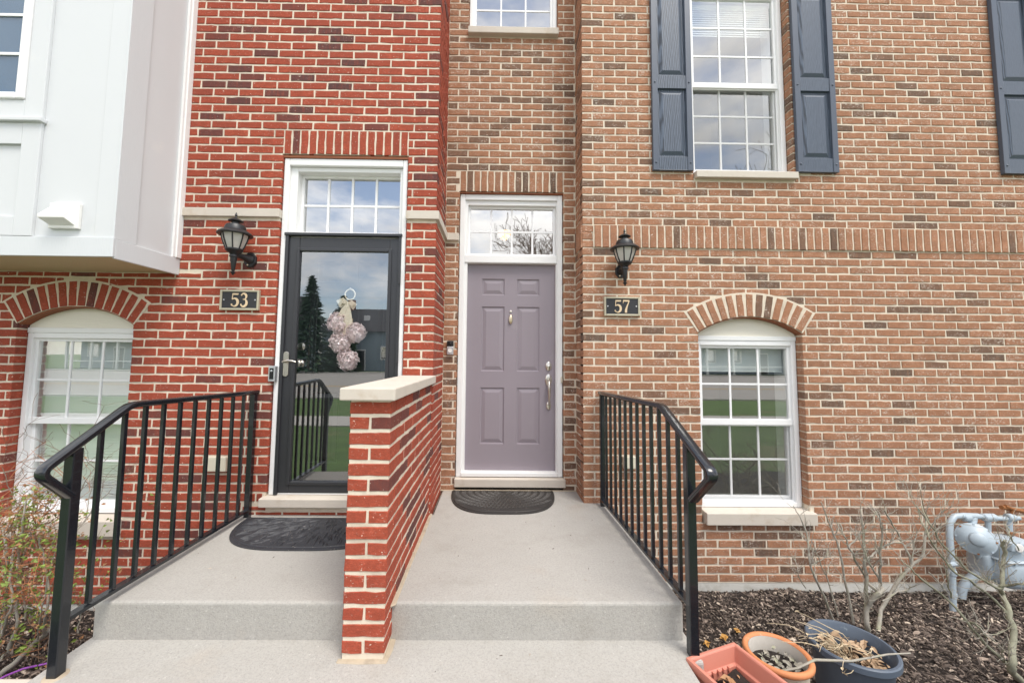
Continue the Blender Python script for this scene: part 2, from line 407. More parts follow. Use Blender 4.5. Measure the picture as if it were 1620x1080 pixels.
S('road_line', sheet(sheet(MB(), -120, 120, -16.32, -16.18, -.547), -120, 120, -16.0, -15.86, -.547), M_yel)
S('kerb', MB().box(-120, 120, -10.0, -9.85, -.75, -.50).box(-120, 120, -32.15, -32.0, -.75, -.47), M_walk)
S('far_pavement', MB().box(-120, 120, -35.2, -33.8, -.75, -.55), M_walk)
# front walk that the camera stands on, and the steps
S('front_walk', MB().box(-1.95, .97, -3.7, 1.40, -.80, -.525), M_conc, bevel=.012)
lo = [(-1.935,2.02),(.935,2.02),(.935,3.37),(.76,3.37),(.76,3.66),(-.47,3.66),(-.47,3.10),(-1.915,3.10)]
st = MB().prismz(lo, -.78, 0)
st.prismz([(-1.955, 1.70), (.890, 1.70), (.890, 1.885), (.965, 1.885), (.965, 2.10), (-1.955, 2.10)], -.79, -.175)
st.box(-1.955, .886, 1.38, 1.75, -.795, -.35)
S('porch_steps', st, M_conc, bevel=.014, seg=3)
S('mortar_fillet', MB().prismz([(-.705, 1.874), (-.60, 1.868), (-.478, 1.872), (-.470, 1.95), (-.474, 2.03), (-.50, 2.03), (-.50, 1.90), (-.705, 1.90)], -.180, -.170)
  .prismz([(-.50, 1.98), (-.472, 2.0), (-.476, 2.4), (-.470, 2.8), (-.474, 3.1), (-.50, 3.1)], -.004, .006).box(-.5, .74, 3.622, 3.66, -.004, .006), M_fil, bevel=.006)
# mulch beds as terrain
def bed(name, x0, x1, y0, y1, n=40):
    mb = MB(); vs = []; fs = []
    for j in range(n+1):
        for i in range(n+1):
            x = x0+(x1-x0)*i/n; y = y0+(y1-y0)*j/n
            vs.append((x, y, ground_z(x, y)))
    for j in range(n):
        for i in range(n): a = j*(n+1)+i; fs.append((a, a+1, a+n+2, a+n+1))
    mb.add(vs, fs); return S(name, mb, M_soil, smooth=60)
bed('mulch_bed_right', .94, 7.0, .88, 3.40)
bed('mulch_bed_left', -6.5, -1.93, .88, 3.15)
M_chip = None
def chipmat():
    m, nt, b = newmat('mulch_chip')
    at = N(nt, 'ShaderNodeAttribute', attribute_name='tint')
    r = N(nt, 'ShaderNodeValToRGB'); e = r.color_ramp.elements
    e[0].position = 0; e[0].color = (.048, .034, .028, 1); e[1].position = 1; e[1].color = (.58, .48, .38, 1)
    for p_, c_ in ((.45, (.150, .116, .094, 1)), (.66, (.27, .21, .17, 1)), (.86, (.40, .32, .26, 1))):
        q = e.new(p_); q.color = c_
    nt.links.new(at.outputs['Fac'], r.inputs['Fac']); nt.links.new(r.outputs[0], b.inputs['Base Color'])
    b.inputs['Roughness'].default_value = .85
    bump(nt, b, noise(nt, 180, 3, .6, pos(nt)), .3, .002); return m
M_chip = chipmat()
def chips(mb, n, xr, yr, skip=None, zoff=0, ln=(.012, .05), zf=ground_z):
    for _ in range(n):
        x = rnd.uniform(*xr); y = rnd.uniform(*yr)
        if skip and skip(x, y): continue
        l = rnd.uniform(*ln)*(.5+rnd.random()); w = l*rnd.uniform(.14, .38); h = rnd.uniform(.002, .006)
        a = rnd.uniform(0, math.pi) if rnd.random() < .6 else rnd.gauss(2.5, .4); ti = rnd.gauss(0, .35); tr = rnd.gauss(0, .5)
        ca, sa = math.cos(a), math.sin(a)
        z = zf(x, y)+rnd.uniform(-.002, .018)+zoff
        vs = []
        for (u, v_, q) in ((-1, -.6, 0), (-.9, .7, 0), (.2, 1, 1), (1, .4, 0), (.8, -.7, 0), (0, -1, 1)):
            U = u*l/2; V = v_*w/2
            vs.append((x+ca*U-sa*V, y+sa*U+ca*V, z+U*math.sin(ti)+V*math.sin(tr)+(h if q else 0)))
        vs2 = [(p[0], p[1], p[2]-h-.001) for p in vs]
        mb.add(vs+vs2, [(0, 5, 2, 1), (5, 4, 3, 2), (0, 6, 11, 5), (5, 11, 10, 4), (4, 10, 9, 3), (3, 9, 8, 2), (2, 8, 7, 1), (1, 7, 6, 0)], 0, min(1, max(0, abs(rnd.gauss(0, .52)))))
mb = MB()
chips(mb, 34000, (.97, 5.2), (1.45, 3.34), ln=(.008, .032)); chips(mb, 1200, (2.0, 5.4), (1.8, 3.34), ln=(.03, .06))
chips(mb, 9000, (-4.0, -1.97), (1.5, 3.06), ln=(.008, .035))
o = mb.build('mulch', M_chip, attr=True, kind='stuff')
o['label'] = 'dark shredded bark mulch covering the planting beds'; o['category'] = 'mulch'

# ------------------------------------------------------------------ brickwork
class Wall:
    def __init__(s, mat, pdark, seed): s.b = []; s.mat = mat; s.pd = pdark; s.r = random.Random(seed)
    def put(s, c, rot, l, h=C-J, d=.092, ang=0., dark=None, proud=0.):
        pd = s.pd(c) if callable(s.pd) else s.pd
        dk = (s.r.uniform(.75, 1) if s.r.random() < pd else (s.r.uniform(0, .30) if s.r.random() < .18 else 0)) if dark is None else dark
        s.b.append(dict(c=Vector(c), rot=rot, l=l, h=h, d=d, a=ang, t=s.r.random(), k=dk, proud=proud))
def brick_geo(l, h, d, r):
    n = 4 if l > .12 else 2
    ch = .0035
    xs = [-l/2+l*i/n for i in range(n+1)]
    per = [(x, -h/2) for x in xs] + [(x, h/2) for x in reversed(xs)]
    N_ = len(per); jo = [(r.gauss(0, .0011), r.gauss(0, .0013)) for _ in per]
    dish = max(-.0012, min(.0010, r.gauss(0, .0008)))
    vs = [(x, d, z) for x, z in per]
    vs += [(x+j[0], ch+abs(j[1]), z+j[1]) for (x, z), j in zip(per, jo)]
    vs += [(x+j[0]-math.copysign(ch, x)*(abs(x) > l*.45), max(-.001, min(.001, r.gauss(0, .0006)))+dish, z+j[1]-math.copysign(ch, z)) for (x, z), j in zip(per, jo)]
    fs = []
    for k in range(N_):
        k2 = (k+1) % N_
        fs += [(k, k2, N_+k2, N_+k), (N_+k, N_+k2, 2*N_+k2, 2*N_+k)]
    for i in range(n): fs.append((2*N_+i, 2*N_+i+1, 3*N_-2-i, 3*N_-1-i))
    return vs, fs
def subtract(iv, ex):
    out = [iv]
    for a, b in ex:
        nx = []
        for p, q in out:
            if b <= p or a >= q: nx.append((p, q)); continue
            if a > p: nx.append((p, a))
            if b < q: nx.append((b, q))
        out = nx
    return out
def lay(W, Y, x0, x1, z0, z1, zbed, excl, corner, side, arch=None, half_even=True, cdepth=True, skipfn=None):
    """running bond on a wall facing -Y. corner = x of the quoin, side=+1 if the wall runs to the right of it"""
    n0 = int(math.floor((z0-zbed)/C)); n1 = int(math.ceil((z1-zbed)/C))
    for n in range(n0, n1):
        za, zb = zbed+n*C+J/2, zbed+(n+1)*C-J/2
        if zb > z1+.001 or za < z0-.03: continue
        zm = (za+zb)/2
        head = (n % 2 == 0) == half_even
        ex = []; clips = []
        for (a, b, c, d) in excl:
            if c < zm < d: ex.append((a, b))
            elif c < zb and d > za: clips.append((a, b, c, d))
        if arch:
            for (xc, hw, zs, zc, Ro) in arch:
                if zm > zs:
                    w = max(0, Ro*Ro-(zm-zc)**2)**.5
                    w = min(w, hw+(zm-zs)*hw/(zs-zc))
                    if w > 0 and zm < zc+Ro: ex.append((xc-w+.004, xc+w-.004))
        p = 0.; first = True
        while True:
            q = p + ((BL/2-J) if (first and head) else BL-J)
            a, b = (corner+p, corner+q) if side > 0 else (corner-q, corner-p)
            if (a > x1 if side > 0 else b < x0): break
            a, b = max(a, x0), min(b, x1)
            for (u, v) in subtract((a, b), ex):
                if v-u < .022: continue
                zza, zzb = za, zb
                for (ca, cb, cc_, cd) in clips:
                    if u < cb and v > ca:
                        if cd < zm: zza = max(zza, cd+J*.6)
                        else: zzb = min(zzb, cc_-J*.6)
                if zzb-zza < .02: continue
                if skipfn and skipfn((u+v)/2, (zza+zzb)/2): continue
                dd = (.194 if head else .092) if (first and cdepth) else .092
                W.put(((u+v)/2, Y+max(-.001, min(.001, W.r.gauss(0, .0006))), (zza+zzb)/2), 0, v-u, zzb-zza, dd)
            p = q+J; first = False
def lay_ret(W, X, face, ya, yb, z0, z1, zbed, half_even, excl=(), c=C):
    """return wall facing +X (face=1) or -X (face=-1), corner at y=ya"""
    n0 = int(math.floor((z0-zbed)/c)); n1 = int(math.ceil((z1-zbed)/c))
    for n in range(n0, n1):
        za, zb = zbed+n*c+J/2, zbed+(n+1)*c-J/2
        if zb > z1+.001 or za < z0-.03: continue
        zm = (za+zb)/2
        if any(a < zm < b for a, b in excl): continue
        head = (n % 2 == 0) == half_even        # front shows a header -> the side shows the stretcher of that same brick
        p = ya + (.194 if head else .092) + J
        while p < yb-.02:
            q = min(p+BL-J, yb)
            W.put((X+W.r.gauss(0, .0008), (p+q)/2, zm), math.pi/2*face, q-p, zb-za)
            p = q+J
def slab(mb, Y, d, x0, x1, z0, z1, holes):
    """mortar backing as one skin with openings"""
    xs = sorted({x0, x1, *[h[0] for h in holes], *[h[1] for h in holes]}); zs = sorted({z0, z1, *[h[2] for h in holes], *[h[3] for h in holes]})
    xs = [x for x in xs if x0 <= x <= x1]; zs = [z for z in zs if z0 <= z <= z1]
    def solid(i, j):
        if not (0 <= i < len(xs)-1 and 0 <= j < len(zs)-1): return False
        x = (xs[i]+xs[i+1])/2; z = (zs[j]+zs[j+1])/2
        return not any(h[0] < x < h[1] and h[2] < z < h[3] for h in holes)
    for i in range(len(xs)-1):
        for j in range(len(zs)-1):
            if not solid(i, j): continue
            a, b, c, e = xs[i], xs[i+1], zs[j], zs[j+1]; y0, y1 = Y, Y+d
            mb.add([(a,y0,c),(b,y0,c),(b,y0,e),(a,y0,e)], [(0,1,2,3)]); mb.add([(a,y1,c),(b,y1,c),(b,y1,e),(a,y1,e)], [(3,2,1,0)])
            if not solid(i-1, j): mb.add([(a,y0,c),(a,y0,e),(a,y1,e),(a,y1,c)], [(0,1,2,3)])
            if not solid(i+1, j): mb.add([(b,y0,c),(b,y1,c),(b,y1,e),(b,y0,e)], [(0,1,2,3)])
            if not solid(i, j-1): mb.add([(a,y0,c),(a,y1,c),(b,y1,c),(b,y0,c)], [(0,1,2,3)])
            if not solid(i, j+1): mb.add([(a,y0,e),(b,y0,e),(b,y1,e),(a,y1,e)], [(0,1,2,3)])
def arch_ring(xc, hw, zs, rise, n, W, Y, house):
    Ri = (hw*hw+rise*rise)/(2*rise); zc = zs+rise-Ri; Ro = Ri+.203
    th = math.asin(hw/Ri)
    def pt(r, a): return (xc+r*math.sin(a), zc+r*math.cos(a))
    K = 28
    ol = [pt(Ri+.002, -th+2*th*k/K) for k in range(K+1)] + [pt(Ro+.006, th-2*th*k/K) for k in range(K+1)]
    mb = MB()
    for k in range(K):
        a0, a1 = -th-.006+(2*th+.012)*k/K, -th-.006+(2*th+.012)*(k+1)/K
        q = [pt(Ri+.003, a0), pt(Ri+.003, a1), pt(Ro+.007, a1), pt(Ro+.007, a0)]
        mb.add([(x, Y-.0015, z) for x, z in q]+[(x, Y+.1, z) for x, z in q], [(0,1,2,3),(1,0,4,5),(2,1,5,6),(3,2,6,7)] + ([(0,3,7,4)] if k == 0 else []) + ([(1,5,6,2)] if k == K-1 else []))
    mb.build('arch_mortar', M_mor, house)
    for k in range(n):
        a = -th + 2*th*(k+.5)/n
        rc = Ri+.099; x, z = pt(rc, a)
        W.put((x, Y-.007, z), 0, .190, .0565, .096, ang=a-math.pi/2)
    # curved steel lintel under the ring
    mb = MB()
    for k in range(K):
        a0, a1 = -th+2*th*k/K, -th+2*th*(k+1)/K
        q = [pt(Ri-.008, a0), pt(Ri-.008, a1), pt(Ri+.002, a1), pt(Ri+.002, a0)]
        mb.add([(x, Y+.012, z) for x, z in q]+[(x, Y+.105, z) for x, z in q], [(0,1,2,3),(1,0,4,5),(4,7,6,5),(3,2,6,7)])
    mb.build('lintel', M_lint, house)
    return (xc, hw, zs, zc, Ro)
def soldiers(W, Y, x0, x1, z0, n, proud=0., l=.194):
    for k in range(n):
        x = x0+(x1-x0)*(k+.5)/n
        W.put((x, Y-proud+W.r.gauss(0, .001), z0+1.5*C), 0, l, (x1-x0)/n-J, .092, ang=math.pi/2)
def emit_bricks(W, house, limit=300):
    def score(b):
        c = b['c']; q = proj(c)
        if q is None or not (-5 < q[0] < W0+5 and -5 < q[1] < H0+5): return 0
        nrm = Vector((0, -1, 0)) if b['rot'] == 0 else Vector((math.copysign(1, b['rot']), 0, 0))
        d = CAMP-c
        return max(0, b['l']*b['h']*nrm.dot(d)/d.length/max(.1, (c-CAMP).dot(FWD))**2)
    bs = sorted(W.b, key=score, reverse=True)
    cache = {}; st = MB()
    for i, b in enumerate(bs):
        if i < limit and score(b) > 0:
            key = (round(b['l'], 3), round(b['h'], 3), round(b['d'], 3), int(b['t']*5), int(b['k']*3), rnd.randrange(3))
            me = cache.get(key)
            if me is None:
                vs, fs = brick_geo(b['l'], b['h'], b['d'], W.r)
                me = bpy.data.meshes.new('brick'); me.from_pydata(vs, [], fs); me.materials.append(W.mat)
                for nm, val in (('tint', b['t']), ('dark', b['k'])):
                    a = me.attributes.new(nm, 'FLOAT', 'POINT'); a.data.foreach_set('value', [val]*len(vs))
                cache[key] = me
            o = bpy.data.objects.new('brick', me); sc.collection.objects.link(o)
            o.parent = house; o.location = b['c']-WL[house]; o.rotation_euler = (0, b['a'], b['rot'])
        else:
            vs, fs = brick_geo(b['l'], b['h'], b['d'], W.r)
            T = Matrix.Translation(b['c']) @ Matrix.Rotation(b['rot'], 4, 'Z') @ Matrix.Rotation(b['a'], 4, 'Y')
            st.add([T @ Vector(v) for v in vs], fs, 0, b['t'], b['k'])
    if st.v: st.build('brickwork', W.mat, house, attr=True, kind='stuff')

# ------------------------------------------------------------------ windows
def frame4(mb, x0, x1, z0, z1, w, y0, y1, wb=None):
    wb = wb or w
    mb.box(x0, x0+w, y0, y1, z0, z1); mb.box(x1-w, x1, y0, y1, z0, z1)
    mb.box(x0+w, x1-w, y0+.0005, y1, z1-w, z1); mb.box(x0+w, x1-w, y0+.0005, y1, z0, z0+wb)
def sash(win, nm, x0, x1, z0, z1, y, cols, rows, gm, w=.034, wb=None, top=None):
    mb = MB(); frame4(mb, x0, x1, z0, z1, w, y, y+.035, wb); s_ = mb.build(nm, M_white, win, bevel=.003)
    gx0, gx1, gz0, gz1 = x0+w, x1-w, z0+(wb or w), z1-w
    for i in range(cols):
        for j in range(rows):
            a, b = gx0+(gx1-gx0)*i/cols, gx0+(gx1-gx0)*(i+1)/cols
            c, d = gz0+(gz1-gz0)*j/rows, gz0+(gz1-gz0)*(j+1)/rows
            MB().add([(a,y+.016,c),(b,y+.016,c),(b,y+.016,d),(a,y+.016,d)], [(0,1,2,3)]).build('pane', gm, win)
    for i in range(1, cols):
        x = gx0+(gx1-gx0)*i/cols; BOX('muntin', M_white, win, x-.008, x+.008, y+.010, y+.022, gz0-.002, gz1+.002)
    for j in range(1, rows):
        z = gz0+(gz1-gz0)*j/rows; BOX('muntin', M_white, win, gx0-.002, gx1+.002, y+.0115, y+.0205, z-.008, z+.008)
    return s_
def blind(win, x0, x1, z0, z1, y, pitch=.022):
    mb = MB(); z = z1
    mb.box(x0, x1, y-.01, y+.02, z1-.03, z1)
    z = z1-.04
    while z > z0:
        mb.add([(x0,y-.006,z-.013),(x1,y-.006,z-.013),(x1,y+.006,z+.012),(x0,y+.006,z+.012)], [(0,1,2,3)]); z -= pitch
    mb.build('blind', M_blind, win)
def room(house, x0, x1, z0, z1, y0, dep=1.6, m=None):
    mb = MB(); x0 -= .35; x1 += .35; z0 -= .25; z1 += .2; y1 = y0+dep
    mb.add([(x0,y0,z0),(x1,y0,z0),(x1,y1,z0),(x0,y1,z0),(x0,y0,z1),(x1,y0,z1),(x1,y1,z1),(x0,y1,z1)],
           [(0,1,2,3),(7,6,5,4),(1,5,6,2),(2,6,7,3),(3,7,4,0)])
    mb.build('room', m or M_room, house)
def hung_window(house, x0, x1, z0, z1, zm, Y, rows, with_blind, sc_lower=True, Yw=0.):
    win = P('window', M_white, house, lambda m: frame4(m, x0, x1, z0, z1, .042, Y, Y+.085, .040), bevel=.004)
    sash(win, 'upper_sash', x0+.036, x1-.036, zm-.005, z1-.036, Y+.022, 3, rows, M_glass, .030, .036)
    sash(win, 'lower_sash', x0+.036, x1-.036, z0+.032, zm+.034, Y+.048, 3, rows, M_glass, .034, .045)
    BOX('meeting_rail', M_white, win, x0+.040, x1-.040, Y+.016, Y+.050, zm-.008, zm+.042, bevel=.003)
    if sc_lower:
        MB().add([(x0+.05,Y+.034,z0+.05),(x1-.05,Y+.034,z0+.05),(x1-.05,Y+.034,zm),(x0+.05,Y+.034,zm)], [(0,1,2,3)]).build('insect_screen', M_screen, win)
        P('screen_frame', M_white, win, lambda m: frame4(m, x0+.040, x1-.040, z0+.036, zm-.002, .016, Y+.030, Y+.040))
    if with_blind: blind(win, x0+.05, x1-.05, z1-.04-with_blind, z1-.045, Y+.115)
    # jamb lining inside
    mb = MB(); a, b, c, d = x0+.03, x1-.03, z0+.03, z1-.03; y0, y1 = Y+.085, Y+.24
    mb.add([(a,y0,c),(b,y0,c),(b,y0,d),(a,y0,d),(a,y1,c),(b,y1,c),(b,y1,d),(a,y1,d)], [(0,4,5,1),(1,5,6,2),(2,6,7,3),(3,7,4,0)])
    mb.build('lining', M_trim, win)
    room(house, x0, x1, z0, z1, Y+.235)
    return win
def arch_panel(win, xc, hw, zs, rise, zb, Y):
    Ri = (hw*hw+rise*rise)/(2*rise); zc = zs+rise-Ri; th = math.asin(hw/Ri); Ri -= .009
    ol = [(xc-hw, zb), (xc+hw, zb)] + [(xc+Ri*math.sin(th-2*th*k/20), zc+Ri*math.cos(th-2*th*k/20)) for k in range(21)]
    MB().prism(ol, Y, Y+.03).build('arch_panel', M_tymp, win)
def stone_sill(house, x0, x1, z0, z1, Y, out=.045, nm='sill'):
    o = MB().add([(x0,Y-out,z0),(x1,Y-out,z0),(x1,Y+.12,z0),(x0,Y+.12,z0),(x0,Y-out,z1-.008),(x1,Y-out,z1-.008),(x1,Y+.12,z1),(x0,Y+.12,z1)],
        [(0,3,2,1),(4,5,6,7),(0,1,5,4),(1,2,6,5),(2,3,7,6),(3,0,4,7)]).build(nm, M_lime, house, bevel=.006)
    return o
def ring_panel(house, nm, m, x0, x1, z0, z1, Y, spec): return MB().rings(x0, x1, z0, z1, Y, spec).build(nm, m, house)

# ------------------------------------------------------------------ brown townhouse (number 57)
brown = thing('brown_brick_townhouse', (2.2, RT, -.7), 'brown brick townhouse with a mauve front door and blue-grey shutters', 'house')
WB = Wall(M_brn, lambda c: .34 if c[2] < -.05 and c[2] > -.55 else (.20 if (c[0] < .75) else .10), 11)
TOP = 5.35
xw0, xw1 = 1.728, 2.622; wz0, wzs, wr = -.16, 1.427, .136
aw = arch_ring((xw0+xw1)/2, (xw1-xw0)/2, wzs, wr, 13, WB, RT, brown)
belt = (XB+.0985, 7.0, ZB, ZB+3*C)
ux0, ux1, uz0, uz1 = 1.722, 2.612, 2.772, 4.95
fx0, fx1 = 4.84, 5.73
ex_b = [(xw0, xw1, wz0+.0, wzs), (xw0-.005, xw1+.035, wz0, wz0+.11), belt, (ux0, ux1, uz0, uz1), (ux0+.003, ux1+.010, uz0, uz0+.072), (fx0, fx1, uz0, uz1)]
lay(WB, RT, XB, 6.6, -.632, TOP, ZB, ex_b, XB, 1, arch=[aw], half_even=False)
nb = int(round((6.6-XB-.0985)/C)); soldiers(WB, RT, XB+.0985, XB+.0985+nb*.0688, ZB, nb, proud=.012)
BOX('belt_mortar', M_mor, brown, XB+.094, 6.6, RT-.0068, RT+.010, ZB+.004, ZB+3*C-.003)
BOX('belt_mortar', M_mor, brown, XB-.0068, XB+.010, RT+.011, REC-.002, ZB+.0045, ZB+3*C-.0035)
# recess wall with the door
dx0, dx1, dz1 = -.362, .618, ZB+9*C
ex_r = [(dx0, dx1, -.1, dz1), (dx0-.004, dx1+.004, ZB+9*C, ZB+12*C), (-.300, .566, 4.305, 5.3), (XC, dx0, 2.262, 2.325)]
lay(WB, REC, XC, XB, -.05, TOP, ZB, ex_r, XC, 1, half_even=False, cdepth=False)
soldiers(WB, REC, dx0-.002, dx1+.002, ZB+9*C, 15)
lay_ret(WB, XB, -1, RT, REC-.004, -.05, TOP, ZB, False, excl=[(ZB, ZB+3*C)])
for k in range(4):
    WB.put((XB-.012, RT+.034+.0688*k, ZB+1.5*C), -math.pi/2, .194, .0593, .092, ang=math.pi/2)
mbm = MB()
slab(mbm, RT+.0045, .11, XB+.0045, 6.6, -.632, TOP, [(xw0-.006, xw1+.006, wz0, wzs+wr), (ux0-.006, ux1+.006, uz0+.01, uz1), (fx0, fx1, uz0, uz1)])
slab(mbm, REC+.0045, .11, XC-.02, XB+.03, -.06, TOP, [(dx0-.006, dx1+.006, -.1, dz1+.004), (-.306, .572, 4.31, 5.2)])
mbm.build('wall', M_mor, brown)
BOX('return_wall', M_mor, brown, XB+.0045, XB+.10, RT+.009, REC+.02, -.06, TOP)
MB().box(XB, 6.6, RT+.006, RT+.2, -1.0, -.632).build('foundation', M_conf, brown)
emit_bricks(WB, brown)
BOX('lintel', M_lint, brown, dx0, dx1, REC+.012, REC+.10, dz1-.012, dz1-.001)
# lower window
w1 = hung_window(brown, xw0+.004, xw1-.004, -.052, 1.360, .640, RT+.072, 2, .24)
arch_panel(w1, (xw0+xw1)/2, (xw1-xw0)/2-.002, wzs, wr, 1.398, RT+.080)
BOX('head_trim', M_trim, w1, xw0+.004, xw1-.004, RT+.066, RT+.11, 1.360, 1.399, bevel=.004)
stone_sill(brown, 1.738, 2.655, -.158, -.053, RT)
# upper window with shutters
w2 = hung_window(brown, ux0+.004, ux1-.004, 2.846, 4.62, 3.690, RT+.072, 3, .32)
stone_sill(brown, 1.726, 2.622, 2.774, 2.843, RT)
BOX('head_trim', M_trim, w2, ux0, ux1, RT+.07, RT+.12, 4.62, 4.96)
def shutter(x0, x1, z0, z1):
    Y = RT-.034
    s_ = P('shutter', M_shutf, brown, lambda m: (frame4(m, x0, x1, z0, z1, .050, Y, RT-.002, .075), m.box(x0+.05, x1-.05, Y+.004, RT-.003, zmid-.045, zmid+.045)) if False else frame4(m, x0, x1, z0, z1, .050, Y, RT-.002, .005), bevel=.003)
    rails = [(z0+.003, z0+.125), (3.585, 3.705), (z1-.12, z1-.003)]
    for a, b in rails: BOX('rail', M_shut, s_, x0+.048, x1-.048, Y+.005, RT-.003, a, b, bevel=.002)
    for (a, b) in ((rails[0][1], rails[1][0]), (rails[1][1], rails[2][0])):
        MB().rings(x0+.049, x1-.049, a, b, Y+.005, [(0, .002), (.004, .020), (.022, .020), (.048, .006), (.052, .005)]).build('panel', M_shut, s_)
    for x in (x0+.025, x1-.025):
        for z in (z0+.07, 3.64): MB().lathe([(.0085, 0), (.0085, .003), (.004, .006)], (x, Y, z), 10, ax=Matrix.Rotation(R(90), 3, 'X')).build('screw', M_shutf, s_)
    return s_
shutter(1.352, 1.706, 2.836, 4.62); shutter(2.628, 2.992, 2.840, 4.62); shutter(4.466, 4.83, 2.855, 4.64)
w4 = hung_window(brown, fx0+.004, fx1-.004, 2.846, 4.62, 3.690, RT+.072, 3, 0)
# window over the door
w3 = P('window', M_white, brown, lambda m: frame4(m, -.298, .564, 4.385, 5.15, .040, REC+.04, REC+.12), bevel=.004)
sash(w3, 'sash', -.265, .531, 4.388, 5.12, REC+.055, 3, 3, M_tglass, .032)
stone_sill(brown, -.306, .570, 4.310, 4.384, REC, .05)
room(brown, -.3, .56, 4.3, 5.1, REC+.13)
# front door
dr = P('door', M_purple, brown, lambda m: slab(m, REC+.098, .04, -.288, .560, .150, 2.082, [(-.143,.071,1.785,1.942),(.191,.404,1.785,1.942),(-.145,.073,1.063,1.675),(.193,.406,1.063,1.675),(-.147,.076,.390,.910),(.196,.409,.390,.910)]))
PSP = [(0, 0), (.004, .009), (.014, .011), (.018, .009), (.046, .002), (.048, .002)]
for q in ((-.143,.071,1.785,1.942),(.191,.404,1.785,1.942),(-.145,.073,1.063,1.675),(.193,.406,1.063,1.675),(-.147,.076,.390,.910),(.196,.409,.390,.910)):
    MB().rings(*q, REC+.098, PSP).build('panel', M_purple, dr)
XR = Matrix.Rotation(R(90), 3, 'X')
def oval(parent, nm, m, x, y, z, rx, rz, th): return MB().lathe([(1, 0), (1, th*.55), (.8, th*.9), (.3, th)], (x, y, z), 28, ax=Matrix(((rx,0,0),(0,0,-1),(0,rz,0)))).build(nm, m, parent, smooth=40)
oval(dr, 'deadbolt', M_nick, .494, REC+.098, 1.114, .028, .042, .014)
MB().lathe([(.016, 0), (.016, .020), (.010, .023)], (.494, REC+.098, 1.112), 20, ax=XR).build('lock_cylinder', M_nick, dr, smooth=40)
oval(dr, 'latch_plate', M_nick, .494, REC+.098, .985, .030, .055, .014)
oval(dr, 'handle_foot', M_nick, .495, REC+.098, .745, .022, .038, .014)
MB().tube([(.494, REC+.085, .985), (.494, REC+.052, .965), (.494, REC+.043, .92), (.495, REC+.043, .85), (.495, REC+.050, .79), (.495, REC+.085, .750)], [.011, .013, .014, .0115, .009, .008], 12).build('pull_handle', M_nick, dr, smooth=50)
oval(dr, 'knocker', M_brass, .132, REC+.097, 1.553, .018, .042, .020)
MB().lathe([(.011, 0), (.011, .006), (.006, .008)], (.132, REC+.098, 1.628), 14, ax=XR).build('peephole', M_nick, dr)
fr = MB()
for (a, b) in ((dx0+.003, dx0+.052), (dx1-.052, dx1-.003)):
    fr.box(a, b, REC+.030, REC+.090, .110, dz1-.014)
fr.box(dx0+.052, dx1-.052, REC+.0305, REC+.090, 2.690, dz1-.014)
frd = fr.build('door_frame', M_trim, brown, bevel=.006)
mb = MB()
for (a, b) in ((-.3115, -.283), (.556, .5675)):
    mb.box(a, b, REC+.050, REC+.150, .112, 2.690)
mb.box(-.2835, .5565, REC+.0505, REC+.150, 2.645, 2.690)
mb.build('stop', M_trim, frd, bevel=.004)
BOX('transom_bar', M_trim, frd, -.310, .5665, REC+.040, REC+.14, 2.083, 2.160, bevel=.008)
BOX('threshold', M_trim, frd, -.312, .5665, REC+.020, REC+.14, .113, .150, bevel=.006)
stone_sill(brown, -.366, .636, .030, .112, REC, .018, 'door_sill')
def transom(house, x0, x1, z0, z1, Y, m=M_tglass):
    t_ = P('transom_window', M_white, house, lambda mm: frame4(mm, x0-.022, x1+.022, z0-.015, z1+.020, .022, Y, Y+.04), bevel=.003)
    for i in range(4):
        for j in range(2):
            a, b = x0+(x1-x0)*i/4, x0+(x1-x0)*(i+1)/4; c, d = z0+(z1-z0)*j/2, z0+(z1-z0)*(j+1)/2
            MB().add([(a,Y+.02,c),(b,Y+.02,c),(b,Y+.02,d),(a,Y+.02,d)], [(0,1,2,3)]).build('pane', m, t_)
    for i in range(1, 4):
        x = x0+(x1-x0)*i/4; BOX('muntin', M_white, t_, x-.009, x+.009, Y+.012, Y+.026, z0, z1)
    z = (z0+z1)/2; BOX('muntin', M_white, t_, x0, x1, Y+.0135, Y+.0245, z-.009, z+.009)
transom(brown, -.262, .535, 2.175, 2.625, REC+.085)
M_hall = pm('hall_paint', (.30, .28, .25), .9, var=.03, bst=0)
room(brown, -.25, .50, .2, 2.95, REC+.16, 2.6, M_hall)
# lit pendant in the hall
pl = thing('hall_pendant', (.04, REC+1.1, 2.60), 'lit amber glass pendant lamp seen through the transom above the mauve door', 'lamp')
pp = atY(798, 374, REC+1.1)
MB().lathe([(.02, -.045), (.05, -.02), (.075, .02), (.085, .055)], pp, 20, caps=True).build('lamp_shade', M_lamp, pl, smooth=60)
MB().tube([(pp.x, pp.y, pp.z+.08), (pp.x, pp.y, 3.15)], .008, 6).build('stem', M_lant, pl)
MB().lathe([(.10, 0), (.10, .02), (.04, .04)], (pp.x, pp.y, 3.11), 16).build('ceiling_plate', M_lant, pl)
